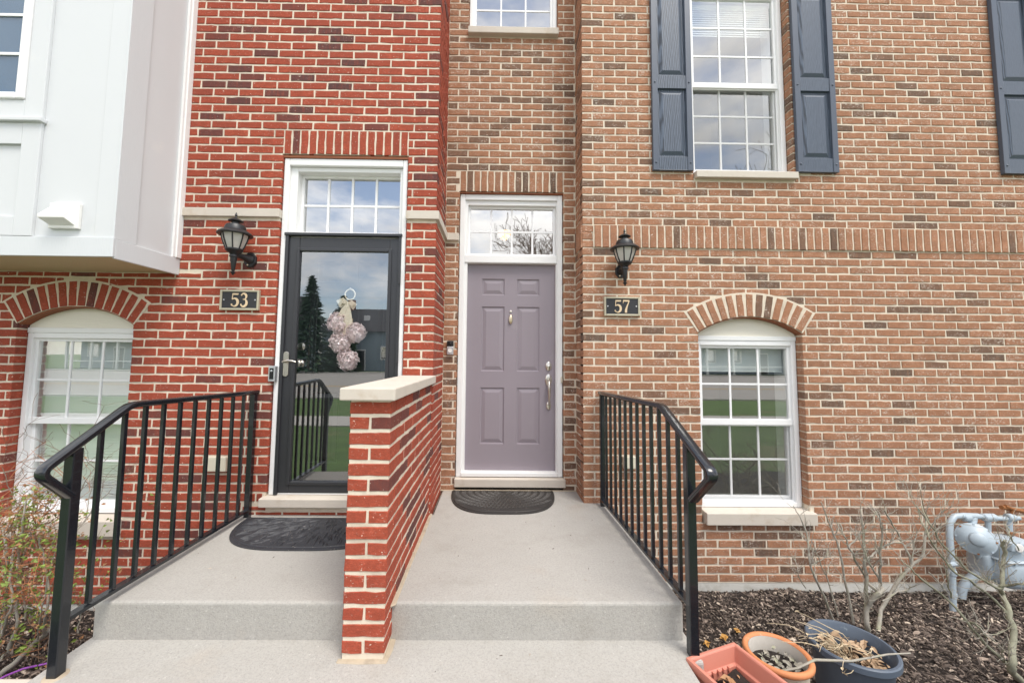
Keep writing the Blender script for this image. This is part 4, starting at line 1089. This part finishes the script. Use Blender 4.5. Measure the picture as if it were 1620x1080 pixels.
MB().tube([(c.x, wy+.055, c.z+.05), (c.x, wy-.004, c.z+.052), (c.x, wy-.006, c.z+.040)], .005, 6).build('hook', M_nick, wr)

# ------------------------------------------------------------------ gas meter
gy = RT-.20
gas = thing('gas_meter', (3.75, gy, -.72), 'blue-grey gas meter and regulator on pipes against the brown wall', 'gas meter')
def G(x, y, dy=0.): return atY(x, y, gy+dy)
gz = ground_z(3.4, gy-.06)-.03
a = G(1508, 975, -.06)
pipe = [(a.x, gy-.06, gz), G(1506, 900, -.05), G(1502, 845, -.03), G(1503, 826, -.02), G(1510, 816, -.01), G(1525, 815), G(1548, 816)]
MB().tube(pipe, .021, 12).build('riser_pipe', M_gas, gas, smooth=50)
for (x, y, r_) in ((1506, 905, .028), (1507, 940, .026)): q = G(x, y, -.05); MB().lathe([(r_*.9, -.02), (r_, -.014), (r_, .014), (r_*.9, .02)], q, 8).build('coupling', M_gas, gas)
q = G(1508, 893, -.07); MB().tube([q-Vector((.035, 0, 0)), q+Vector((.03, 0, .01))], [.014, .018], 8).build('valve', M_gas, gas)
MB().tube([G(1548, 816), G(1570, 819), G(1590, 820), G(1612, 819)], .017, 10).build('top_pipe', M_gas, gas, smooth=50)
for x in (1528, 1560, 1568, 1598): q = G(x, 818); MB().lathe([(.024, -.028), (.030, -.022), (.030, .022), (.024, .028)], q, 10, ax=Matrix.Rotation(R(90), 3, 'Y')).build('union', M_gas, gas, smooth=40)
MB().tube([G(1600, 819), G(1602, 805), G(1590, 800)], [.012, .014, .013], 8).build('rusty_nipple', M_rust, gas)
MB().tube([G(1584, 802, .0), G(1640, 812, .08)], .016, 8).build('rusty_pipe', M_rust, gas)
for x in (1563, 1597):
    q0, q1 = G(x, 822), G(x, 842); MB().tube([q0, q1], .018, 10).build('swivel', M_gas, gas); MB().lathe([(.026, -.012), (.026, .012)], q1, 8).build('union_nut', M_rust, gas)
# regulator: domed disc tilted to the street
rq = G(1543, 852, -.06); ax = Vector((-.55, -.75, .25)).normalized().to_track_quat('Z', 'Y').to_matrix()
MB().lathe([(.020, -.10), (.06, -.06), (.098, -.02), (.112, -.010), (.112, .010), (.098, .016), (.080, .040), (.050, .052), (.045, .075), (.030, .085), (.004, .088)], rq, 28, ax=ax).build('regulator', M_gas, gas, smooth=40)
MB().tube([rq+Vector((.02, .04, .05)), G(1540, 818)], .024, 10).build('regulator_neck', M_gas, gas)
MB().tube([rq+Vector((.04, .04, -.06)), G(1552, 890, .02), G(1548, 905, .02), G(1532, 918, .03), G(1522, 930, .03), G(1520, 945, .03)], [.020, .030, .032, .034, .030, .028], 12).build('vent_elbow', M_gas, gas, smooth=50)
# meter body: two rounded lobes, a flange and a top case
def blob(o, sx, sy, sz, e=.45, n=20, m=12):
    mb = MB(); vs = []; fs = []
    f = lambda v, p: math.copysign(abs(v)**p, v)
    for i in range(m+1):
        th = -math.pi/2+math.pi*i/m
        for k in range(n):
            ph = 2*math.pi*k/n
            vs.append((o[0]+sx*f(math.cos(th), e)*f(math.cos(ph), e), o[1]+sy*f(math.cos(th), e)*f(math.sin(ph), e), o[2]+sz*f(math.sin(th), e)))
    for i in range(m):
        for k in range(n): fs.append((i*n+k, i*n+(k+1) % n, (i+1)*n+(k+1) % n, (i+1)*n+k))
    mb.add(vs, fs); return mb
c = G(1592, 868, -.02); blob((c.x, gy-.02, c.z), .150, .105, .095, .5).build('top_case', M_gas, gas, smooth=60)
c = G(1592, 895, -.02); blob((c.x+.0, gy-.03, c.z-.02), .150, .115, .115, .6).build('diaphragm_case', M_gas, gas, smooth=60)
c2 = G(1556, 893, 0); blob((c2.x+.02, gy+.02, c2.z), .065, .080, .110, .6).build('side_case', M_gas, gas, smooth=60)
c = G(1592, 878, -.02); blob((c.x, gy-.025, c.z), .160, .122, .012, .4, m=6).build('flange', M_gas, gas, smooth=60)
for k in range(14):
    a = 2*math.pi*k/14; f2 = lambda v, p: math.copysign(abs(v)**p, v)
    MB().lathe([(.008, -.018), (.008, .018)], (c.x+.150*f2(math.cos(a), .4), gy-.025+.113*f2(math.sin(a), .4), c.z), 6).build('bolt', M_gas, gas)
for k in range(8):
    a = 2*math.pi*k/8; p_ = rq+ax @ Vector((.104*math.cos(a), .104*math.sin(a), 0)); n_ = ax @ Vector((0, 0, .018))
    MB().tube([p_-n_, p_+n_], .007, 6).build('bolt', M_rust if k % 3 == 0 else M_gas, gas)
q = G(1560, 905, -.14); MB().box(q.x-.03, q.x+.03, gy-.150, gy-.146, q.z-.018, q.z+.018).build('label_plate', M_silver, gas)
c = G(1607, 867, -.13); MB().lathe([(.030, 0), (.030, .006), (.024, .008)], (c.x, gy-.150, c.z+.012), 18, ax=XR).build('dial', M_wht_plain, gas)
MB().box(c.x-.055, c.x+.055, gy-.15, gy-.11, c.z-.02, c.z+.045).build('index_cover', M_gas, gas, bevel=.01)

# ------------------------------------------------------------------ planters
def pot_soil(parent, o, rx, ry, z): MB().lathe([(1, 0), (.6, .012), (.2, .018)], (o[0], o[1], z), 20, ax=Matrix(((rx,0,0),(0,ry,0),(0,0,1)))).build('soil', M_soil, parent)
# blue oval pot
c = (1.806, 2.073); zr = -.22; zg = ground_z(*c)-.01
bp = thing('oval_planter', (c[0], c[1], zg), 'slate blue oval plastic planter filled with dry leaves and dead stalks', 'planter', 'planters on the mulch')
h = zr-zg
MB().lathe([(.13, 0), (.147, h*.5), (.163, h-.040), (.165, h-.037), (.182, h-.035), (.186, h-.030), (.186, h-.005), (.181, h), (.171, h), (.166, h-.007), (.158, h-.05), (.156, h-.054), (.150, h*.40), (.03, h*.38)], (c[0], c[1], zg), 44).build('pot', M_pot, bp, smooth=35)
pot_soil(bp, c, .152, .152, zr-.105)
g = random.Random(4)
dl = thing('dry_leaf_litter', (c[0], c[1], zr-.10), 'curled tan dead leaves heaped inside the blue planter', 'dead leaves')
def dryleaf(mb, p, s_, g):
    a = g.uniform(0, 6.3); d = Vector((math.cos(a), math.sin(a), g.gauss(0, .4))).normalized(); n = Vector((-d.y, d.x, g.gauss(0, .5))).normalized(); u = d.cross(n)
    p = Vector(p)
    mb.add([p-d*s_, p-d*s_*.3+n*s_*.5+u*s_*.3, p+u*s_*.05, p-d*s_*.3-n*s_*.5+u*s_*.3, p+d*s_*.5+n*s_*.4+u*s_*.25, p+d*s_, p+d*s_*.5-n*s_*.4+u*s_*.25], [(0,2,1),(0,3,2),(1,2,4),(2,5,4),(2,6,5),(3,6,2)])
mb = MB()
for _ in range(110):
    a = g.uniform(0, 6.3); q = .140*g.random()**.5; dryleaf(mb, (c[0]+q*math.cos(a), c[1]+q*math.sin(a)*.95, zr-.092+g.uniform(0, .05)), g.uniform(.012, .034), g)
mb.build('leaves', pm('tan_dead_leaf', (.42, .29, .18), .75, var=.35, vs=30), dl)
sp = thing('dead_stalks', (c[0], c[1], zr-.10), 'tangle of pale dead plant stalks drooping over the blue planter', 'dead plant')
mb = MB()
for k in range(30):
    a = g.uniform(0, 6.3); q = g.uniform(0, .10); p = Vector((c[0]-.03+q*math.cos(a), c[1]+q*math.sin(a)*.8, zr-.095))
    d = Vector((g.gauss(-.35, .45), g.gauss(.1, .35), 1)); l_ = g.uniform(.10, .30); pts = [p]
    for i in range(7):
        p = p+d.normalized()*l_/6; d += Vector((g.gauss(-.10, .22), g.gauss(0, .22), g.gauss(-.16, .16))); pts.append(p)
    mb.tube(pts, [.0022]*5+[.0018, .0014, .001], 5)
    if g.random() < .55: dryleaf(mb, pts[-1], .012, g); dryleaf(mb, pts[-3], .010, g)
mb.build('stalks', M_straw, sp)
# terracotta pot
c = (1.390, 2.016); zr = -.22; zg = ground_z(*c)-.01; h = zr-zg
tp = thing('terracotta_pot', (c[0], c[1], zg), 'round terracotta pot with orange rim and lime-bleached wall', 'planter', 'planters on the mulch')
MB().lathe([(.10, 0), (.115, h*.5), (.128, h-.026), (.130, h-.024)], (c[0], c[1], zg), 36, caps=False).build('pot_wall', M_terras, tp, smooth=40)
MB().lathe([(.128, h-.028), (.140, h-.029), (.147, h-.022), (.148, h-.012), (.144, h-.003), (.136, h), (.127, h-.003), (.122, h-.010)], (c[0], c[1], zg), 40, caps=False).build('rim', M_terra, tp, smooth=60)
MB().lathe([(.121, h-.010), (.117, h-.05), (.113, h*.55), (.02, h*.55)], (c[0], c[1], zg), 36, caps=False).build('inner_wall', pm('lime_crust', (.56, .52, .46), .9, var=.15, vs=20, dirt=(.42, .22, .13), dth=(.62, .75), dsc=12), tp, smooth=40)
pot_soil(tp, c, .1155, .1155, zr-.075)
mb = MB()
for _ in range(70):
    a = g.uniform(0, 6.3); q = .108*g.random()**.5; dryleaf(mb, (c[0]+q*math.cos(a), c[1]+q*math.sin(a), zr-.066+g.uniform(0, .03)), g.uniform(.008, .022), g)
mb.build('leaf_litter', M_bark, tp)
o = MB().tube([(c[0]-.07, c[1]-.06, zr-.055), (c[0]+.04, c[1]-.08, zr-.02), (c[0]+.135, c[1]-.065, zr+.006), (c[0]+.30, c[1]-.075, zr+.008), (c[0]+.52, c[1]-.03, zr+.006), (c[0]+.66, c[1]+.0, zr-.01)], [.005, .005, .006, .005, .004, .003], 6).build('broken_branch', M_bark, smooth=50)
tag(o, 'long thin grey branch lying across the terracotta and blue pots', 'branch')
# salmon window box
bl = thing('rectangular_planter', (1.10, 1.85, -.58), 'salmon pink rectangular plastic planter with dark soil beside the steps', 'planter', 'planters on the mulch')
A_, B_ = Vector((.889, 1.893, 0)), Vector((1.163, 1.990, 0)); du = (B_-A_); dw = Vector((du.y, -du.x, 0)).normalized()*.62; du_ = du
zt = -.163; zg = ground_z(1.1, 1.9)-.02
def bq(u, w, z): v = A_+du_*u+dw*w; return (v.x, v.y, z)
def rectring(spec):
    vs = []; fs = []
    for (i, z) in spec:
        iu = i/du_.length; iw = i/.62
        vs += [bq(iu, iw, z), bq(1-iu, iw, z), bq(1-iu, 1-iw, z), bq(iu, 1-iw, z)]
    for k in range(len(spec)-1):
        for j in range(4): fs.append((k*4+j, k*4+(j+1) % 4, (k+1)*4+(j+1) % 4, (k+1)*4+j))
    return vs, fs
vs, fs = rectring([(.035, zg), (.012, zt-.04), (.010, zt-.038), (-.004, zt-.036), (-.004, zt), (.010, zt+.001), (.014, zt-.006), (.022, zt-.07), (.032, zt-.075), (.036, zt-.20)])
fs = [f[::-1] for f in fs]
fs.append((0, 1, 2, 3)); o_ = len(vs)-4; fs.append((o_, o_+1, o_+2, o_+3))
MB().add(vs, fs).build('box', M_salm, bl, bevel=.004)
mb = MB(); n = 10; vs = []; fs = []
for j in range(n+1):
    for i in range(n+1): u, w = .16+.68*i/n, .07+.86*j/n; q = bq(u, w, zt-.135+.035*u+.05*math.sin(5*w+1)*.5+g.uniform(-.006, .006)); vs.append(q)
for j in range(n):
    for i in range(n): a = j*(n+1)+i; fs.append((a, a+n+1, a+n+2, a+1))
mb.add(vs, fs).build('soil', M_soil, bl)
mb = MB()
for _ in range(60): dryleaf(mb, bq(g.uniform(.2, .8), g.uniform(.08, .8), zt-.105+g.uniform(-.01, .03)), g.uniform(.006, .016), g)
for w in (.14, .20, .17): dryleaf(mb, bq(g.uniform(.3, .5), w, zt-.07), .034, g)
mb.build('dead_leaves', M_leafdry, bl)
mb = MB()
for k in range(5): q = bq(.30+.11*k, .055, zt-.072); mb.box(q[0]-.006, q[0]+.006, q[1]-.010, q[1]+.004, q[2]-.008, q[2]+.006)
mb.build('ribs', M_salm, bl)

# ------------------------------------------------------------------ shrubs
def spread(mb, p, d, l_, r_, lvl, g, up=.15, kids=3):
    n = 5; pts = [p]; rs = [r_]
    for i in range(n):
        d = (d+Vector((g.gauss(0, .22), g.gauss(0, .22), g.gauss(up, .18)))).normalized(); p = p+d*l_/n; pts.append(p); rs.append(max(.0008, r_*(1-.65*(i+1)/n)))
    mb.tube(pts, rs, 5 if r_ > .003 else 4)
    ends = [p]
    if lvl > 0:
        for _ in range(kids):
            k = g.randrange(1, n+1); a = (d+Vector((g.gauss(0, .7), g.gauss(0, .6), g.gauss(.1, .45)))).normalized()
            ends += spread(mb, pts[k], a, l_*g.uniform(.35, .7), rs[k]*.62, lvl-1, g, up, kids)
    return ends
def traced(mb, px, wpx, Y, g, dy=.10):
    pts = []; Yk = Y
    for i, (x, y) in enumerate(px):
        pts.append(atY(x, y, Yk)); Yk += g.gauss(0, dy)*.5
    # smooth
    q = [pts[0]]
    for i in range(1, len(pts)): q += [pts[i-1].lerp(pts[i], t)+Vector((g.gauss(0, .004), g.gauss(0, .004), 0)) for t in (.33, .67)]+[pts[i]]
    w0, w1 = wpx; k = Y/F
    rs = [max(.0012, (w0+(w1-w0)*i/(len(q)-1))*k*.36) for i in range(len(q))]
    mb.tube(q, rs, 8); return q, rs
g = random.Random(12)
def shrub(name, label, lines, Y, barkm, twigs, loc):
    t_ = thing(name, loc, label, 'shrub', 'leafless shrubs in the right bed')
    mb = MB(); tw = MB()
    for px, w in lines:
        q, rs = traced(mb, px, w, Y, g)
        for _ in range(twigs):
            k = g.randrange(len(q)//3, len(q)); d = (q[k]-q[k-1]).normalized()
            d = (d+Vector((g.gauss(0, .7), g.gauss(0, .5), g.gauss(.2, .5)))).normalized()
            spread(tw, q[k], d, g.uniform(.06, .20), min(.003, rs[k]*.6), 1, g, .06, 2)
    mb.build('branches', barkm, t_, smooth=60); tw.build('twigs', M_bark, t_, kind='stuff')
shA = [([(1373, 1006), (1372, 990), (1370, 967), (1377, 950), (1391, 938), (1396, 930)], (10, 8)),
       ([(1391, 939), (1371, 919), (1357, 893), (1343, 867), (1336, 848), (1329, 828)], (6, 2.5)),
       ([(1371, 955), (1370, 928), (1368, 878), (1366, 850), (1361, 805)], (8, 2.2)),
       ([(1396, 930), (1384, 905), (1371, 883), (1366, 860)], (5, 2.5)), ([(1394, 933), (1391, 900), (1391, 872), (1396, 844), (1393, 825), (1385, 808)], (5, 2.4)),
       ([(1390, 1004), (1390, 990), (1393, 964), (1415, 928), (1440, 897), (1460, 878), (1465, 839), (1465, 822), (1452, 803)], (9, 3)),
       ([(1443, 892), (1434, 870), (1427, 858), (1412, 830), (1399, 806)], (4, 2.6)), ([(1371, 883), (1381, 876), (1393, 867), (1412, 858), (1427, 857)], (4, 3)),
       ([(1318, 980), (1305, 945), (1282, 894), (1277, 844), (1265, 815), (1255, 800)], (5.5, 2)), ([(1350, 985), (1342, 940), (1327, 867), (1315, 835), (1299, 794)], (5.5, 2)),
       ([(1326, 975), (1312, 925), (1296, 882), (1284, 855)], (3, 1.6)), ([(1396, 950), (1420, 935), (1437, 932), (1450, 925)], (3, 1.6)), ([(1343, 867), (1355, 850), (1370, 838)], (3.5, 2)), ([(1465, 845), (1478, 825), (1490, 812), (1505, 800)], (2.5, 1.2)), ([(1470, 905), (1490, 925), (1505, 945)], (2.5, 1.4)), ([(1442, 892), (1446, 868), (1450, 842)], (3, 1.5)),
       ([(1282, 894), (1300, 885), (1315, 878)], (2.5, 1.2)), ([(1275, 930), (1262, 905), (1258, 880)], (2.2, 1.2)), ([(1360, 985), (1372, 955), (1368, 935)], (3, 2))]
q = atZ(1382, 1004, -.66)
shrub('bare_shrub', 'bare grey shrub with cut stems behind the blue planter', shA, q.y, M_bark, 11, (q.x, q.y, ground_z(q.x, q.y)))
shB = [([(1628, 1092), (1615, 1077), (1600, 1058), (1603, 1047), (1602, 1017), (1604, 998), (1597, 967), (1585, 938), (1582, 930)], (14, 9)),
       ([(1583, 930), (1586, 905), (1588, 880), (1590, 855)], (7.5, 6)),
       ([(1602, 1058), (1590, 1047), (1557, 1017), (1530, 983), (1498, 947), (1457, 915), (1443, 900), (1425, 885)], (8, 1.6)),
       ([(1592, 967), (1588, 963), (1567, 943), (1540, 922), (1507, 902), (1490, 880), (1470, 850), (1455, 815)], (6, 2.0)),
       ([(1583, 931), (1578, 930), (1547, 912), (1528, 900), (1490, 860), (1470, 828), (1458, 800)], (5.5, 2)),
       ([(1582, 928), (1597, 925), (1612, 923), (1622, 921)], (5, 4)), ([(1530, 984), (1543, 985), (1552, 995), (1560, 1007)], (4.5, 4)), ([(1589, 1047), (1586, 1035), (1588, 1028)], (3, 1.5)),
       ([(1578, 930), (1560, 922), (1553, 905)], (3, 1.5)), ([(1583, 926), (1570, 918), (1545, 916), (1510, 916)], (2.4, 1)), ([(1612, 870), (1600, 850), (1592, 832)], (2.5, 2)), ([(1505, 945), (1500, 920), (1492, 890)], (3, 1.3)), ([(1455, 815), (1446, 795), (1440, 775)], (2, .9)), ([(1470, 828), (1462, 805), (1455, 770)], (2, .9))]
q = atZ(1617, 1082, -.62)
shrub('bare_shrub', 'bare greenish shrub with pruned trunk at the far right before the gas meter', shB, q.y, M_bark2, 9, (q.x, q.y, ground_z(q.x, q.y)))
# left shrub with spring leaves
g = random.Random(31)
Ls = thing('budding_shrub', (-2.75, 2.45, ground_z(-2.75, 2.45)), 'tangled shrub with orange twigs and new green leaves left of the steps', 'shrub')
mb = MB(); tw = MB(); ot = MB(); lf = MB()
Lines = [([(-4, 1030), (4, 990), (12, 930), (10, 880), (4, 830)], (6, 4)), ([(0, 1012), (10, 985), (20, 955), (17, 900), (22, 850), (30, 800)], (5, 3)), ([(14, 1030), (24, 1000), (28, 945), (30, 890), (36, 820), (42, 790)], (6, 3)),
         ([(2, 1066), (30, 1042), (55, 1018), (75, 1000), (85, 990)], (12, 8)), ([(2, 1045), (14, 1020), (8, 1012)], (5, 3)), ([(70, 1002), (75, 960), (76, 920), (70, 880), (62, 850)], (5, 2.5)), ([(40, 980), (35, 940), (30, 910)], (3, 2)),
         ([(30, 890), (55, 840), (62, 815), (52, 800)], (4, 2)), ([(72, 890), (95, 835), (112, 800), (150, 740), (165, 715)], (3, 1.2)), ([(60, 1010), (66, 960), (80, 900), (90, 860)], (3, 1.5)),
         ([(110, 850), (135, 822), (150, 800), (178, 770), (200, 755)], (3, 1)), ([(136, 822), (146, 770), (160, 720)], (2.2, 1)), ([(60, 870), (40, 820), (20, 780), (4, 740)], (2.5, 1)), ([(124, 1000), (128, 970), (126, 950)], (2.5, 1.2))]
ends = []
for px, w in Lines:
    q, rs = traced(mb, px, w, 2.42, g, .12)
    for _ in range(7):
        k = g.randrange(len(q)//3, len(q)); d = Vector((g.gauss(0, .8), g.gauss(0, .5), g.gauss(.35, .5))).normalized()
        ends += spread(tw, q[k], d, g.uniform(.10, .30), min(.0035, rs[k]*.6), 1, g, .05, 3)
for _ in range(330):
    x, y = g.gauss(42, 40), g.gauss(880, 62)
    if x > 92: continue
    p = atY(x, y, 2.42+g.gauss(0, .14)); d = Vector((g.gauss(0, 1), g.gauss(0, .6), g.gauss(.25, .45))).normalized()
    e = spread(ot if g.random() < .62 else tw, p, d, g.uniform(.08, .24), .0019, 1 if g.random() < .6 else 0, g, 0, 2)
    if y > 770: ends += e
for _ in range(26):
    p = atY(g.uniform(0, 130), g.uniform(690, 830), 2.42+g.gauss(0, .1)); spread(ot if g.random() < .5 else tw, p, Vector((g.gauss(0, 1), 0, g.gauss(.3, .5))).normalized(), g.uniform(.12, .34), .0018, 1, g, 0, 2)
def leafq(m_, p, s_, g):
    a = g.uniform(0, 6.3); d = Vector((math.cos(a), math.sin(a), g.gauss(.3, .5))).normalized(); n = d.orthogonal().normalized(); n = Matrix.Rotation(g.uniform(0, 6.3), 3, d) @ n; u = d.cross(n)*.25
    m_.add([p, p+d*s_*.5+n*s_*.32+u*s_, p+d*s_*.55, p+d*s_*.5-n*s_*.32+u*s_, p+d*s_], [(0, 2, 1), (0, 3, 2), (1, 2, 4), (2, 3, 4)])
dry = MB()
for e in ends:
    q = proj(e)
    if q is None or q[1] < 770: 
        if g.random() < .06: leafq(dry, e, .022, g)
        continue
    for _ in range(g.randrange(1, 4)):
        (leafq(lf, e+Vector((g.gauss(0, .015), g.gauss(0, .015), g.gauss(0, .015))), g.uniform(.016, .034), g) if g.random() < .66 else leafq(dry, e, g.uniform(.016, .03), g))
mb.build('stems', M_bark, Ls, smooth=60); tw.build('twigs', M_twig, Ls, kind='stuff'); ot.build('orange_twigs', M_otwig, Ls, kind='stuff'); lf.build('leaves', M_leaf, Ls, kind='stuff'); dry.build('dry_leaves', M_leafdry, Ls, kind='stuff')
# purple cord and tan edging stone on the left
def gp(x, y, z=-.50): return atZ(x, y, z)
pts = [gp(-20, 1060), gp(10, 1038), gp(40, 1024), gp(80, 1017), gp(112, 1018), gp(126, 1013), gp(122, 1022), gp(90, 1045), gp(50, 1062), gp(10, 1076)]
pts = [Vector((p.x, p.y, ground_z(p.x, p.y)+.03)) for p in pts]
o = MB().tube(pts, .006, 8).build('extension_cord', M_cord, smooth=60); tag(o, 'thin purple cord looping over the mulch left of the steps', 'cord')
o = MB().box(-2.75, -2.02, 1.60, 1.962, -.62, -.300).build('edging_stone', M_lime, bevel=.015); tag(o, 'tan stone edging block at the bottom left beside the steps', 'stone')
# a few loose leaves on the mulch right of the post
g = random.Random(8)
for i, (x, y, s_, lab) in enumerate(((1145, 997, .030, 'yellow-brown fallen leaf on the mulch beside the railing post'), (1118, 1009, .026, 'small yellow fallen leaf close to the railing post base'), (1166, 988, .024, 'pale tan fallen leaf on the mulch above the salmon planter'))):
    p = atZ(x, y, -.6); mb = MB()
    for _ in range(3): dryleaf(mb, (p.x, p.y, ground_z(p.x, p.y)+.030), s_, g)
    o = mb.build('fallen_leaf', pm('yellow_leaf', (.50, .27, .07), .7, var=.2), None); tag(o, lab, 'leaf', 'fallen leaves on the mulch')

# ------------------------------------------------------------------ across the street (mirrored in the glass)
M_slate = pm('dark_shingle', (.055, .055, .062), .9, var=.2, vs=3, bs=30, bst=.3)
M_siding = pm('blue_grey_siding', (.22, .28, .33), .8, var=.06, vs=1, bst=0)
M_far = pm('far_brown_brick', (.24, .13, .09), .9, var=.2, vs=8, bst=0)
def house(label, x0, x1, y0, dep, h, wallm, porch):
    t_ = thing('house_across_street', ((x0+x1)/2, y0, -.6), label, 'house', 'houses across the street')
    y1 = y0-dep
    BOX('wall', wallm, t_, x0, x1, y1, y0, -.7, h)
    ym = (y0+y1)/2; zr = h+dep*.33
    MB().add([(x0-.4,y0+.4,h-.1),(x1+.4,y0+.4,h-.1),(x1+.4,y1-.4,h-.1),(x0-.4,y1-.4,h-.1),(x0-.4,ym,zr),(x1+.4,ym,zr)], [(0,1,5,4),(2,3,4,5),(0,4,3),(1,2,5),(3,2,1,0)]).build('roof', M_slate, t_)
    n = max(2, int((x1-x0)/2.6))
    for k in range(n):
        x = x0+(x1-x0)*(k+.5)/n
        for z in (.7, 3.3):
            if z+1.6 > h: continue
            if z < 1 and k % 3 == 1:
                d_ = BOX('door', M_dark, t_, x-.5, x+.5, y0-.02, y0+.06, -.5, 1.7); BOX('door_trim', M_trim, t_, x-.62, x+.62, y0-.02, y0+.03, -.5, 1.85); continue
            f_ = P('window', M_trim, t_, lambda m: frame4(m, x-.62, x+.62, z, z+1.5, .1, y0-.02, y0+.08)); BOX('pane', M_sglass, f_, x-.52, x+.52, y0+.01, y0+.03, z+.1, z+1.4)
            BOX('pane_backing', M_blkp, f_, x-.52, x+.52, y0-.01, y0+.006, z+.1, z+1.4)  # plain black panel closing the opening behind the pane
    for k in range(n): 
        x = x0+(x1-x0)*(k+.5)/n
        o = MB().box(x-.3, x+.3, y0-dep*.23-.1, y0-dep*.20, zr-dep*.185, zr-dep*.12); o.build('skylight', M_trim, t_)
    if porch:
        BOX('porch_roof', M_slate, t_, x0+.3, x1-.3, y0+.05, y0+2.0, 2.30, 2.55)
        for k in range(n+1): x = x0+.4+(x1-x0-.8)*k/n; BOX('porch_post', M_trim, t_, x-.1, x+.1, y0+1.75, y0+1.95, -.6, 2.3)
        BOX('porch_rail', M_trim, t_, x0+.4, x1-.4, y0+1.8, y0+1.88, .25, .35)
    BOX('chimney', M_far, t_, x0+1.2, x0+1.9, ym-.4, ym+.4, zr-1, zr+1.1)
house('dark roofed house with skylights reflected in the storm door glass', -19.5, -8.0, -38, 9, 3.9, M_siding, False)
house('blue-grey porch house reflected in the arched brown-wall window', 17.0, 35.0, -38, 9, 5.6, M_siding, True)
house('brown brick house reflected between the two doors', -5.5, 14.0, -40, 9, 4.2, M_far, True)
house('far left blue-grey house reflected in the left window', -46, -24, -38, 9, 5.4, M_siding, True)
def spruce(label, x, y, h, w, seed):
    g = random.Random(seed)
    t_ = thing('spruce_tree', (x, y, -.62), label, 'tree', 'spruce trees across the street')
    MB().tube([(x, y, -.7), (x, y, h-.7)], [.16, .02], 8).build('trunk', M_bark, t_)
    mb = MB()
    for k in range(2200):
        u = g.random()**.75; z = -.2+(h-.3)*(1-u); r_ = w*(u*.95+.04)*g.uniform(.3, 1.05); a = g.uniform(0, 6.3)
        p = Vector((x+r_*math.cos(a), y+r_*math.sin(a), z-.25*r_)); d = Vector((math.cos(a), math.sin(a), -.25+g.gauss(0, .2))); n = Vector((-d.y, d.x, g.gauss(0, .3))).normalized(); s_ = g.uniform(.22, .5)
        mb.add([p-d*s_, p+n*s_*.35, p+d*s_, p-n*s_*.35-Vector((0, 0, .08))], [(0, 1, 2, 3)])
    mb.build('crown', pm('spruce_needles', (.050, .105, .058), .8, var=.4, vs=6, bst=0), t_)
spruce('dark spruce reflected at the left of the storm door glass', -18.6, -33.2, 9.6, 2.5, 1)
spruce('shorter spruce reflected beside the pink flowers', -16.3, -35.6, 8.0, 2.1, 2)
def baretree(label, x, y, h, seed):
    g = random.Random(seed)
    t_ = thing('bare_tree', (x, y, -.62), label, 'tree', 'leafless street trees')
    mb = MB()
    def rec(p, d, l_, r_, lvl):
        pts = [p]; rs = [r_]
        for i in range(4):
            d = (d+Vector((g.gauss(0, .13), g.gauss(0, .13), g.gauss(.04, .1)))).normalized(); p = p+d*l_/4; pts.append(p); rs.append(max(.009, r_*(1-.4*(i+1)/4)))
        mb.tube(pts, rs, 6 if r_ > .03 else 3, caps=False)
        if lvl == 0: return
        for _ in range(4 if lvl > 1 else 3):
            k = g.randrange(2, 5); rec(pts[k], (d+Vector((g.gauss(0, .6), g.gauss(0, .6), g.gauss(.12, .35)))).normalized(), l_*g.uniform(.5, .75), rs[k]*.6, lvl-1)
    rec(Vector((x, y, -.7)), Vector((0, 0, 1)), h*.36, h*.016, 5)
    mb.build('branches', M_twig, t_)
baretree('bare tree reflected in the transom above the mauve door', 3.9, -8.2, 10.5, 5)
baretree('bare tree reflected in the upper window between the shutters', 13.0, -9.0, 16, 9)
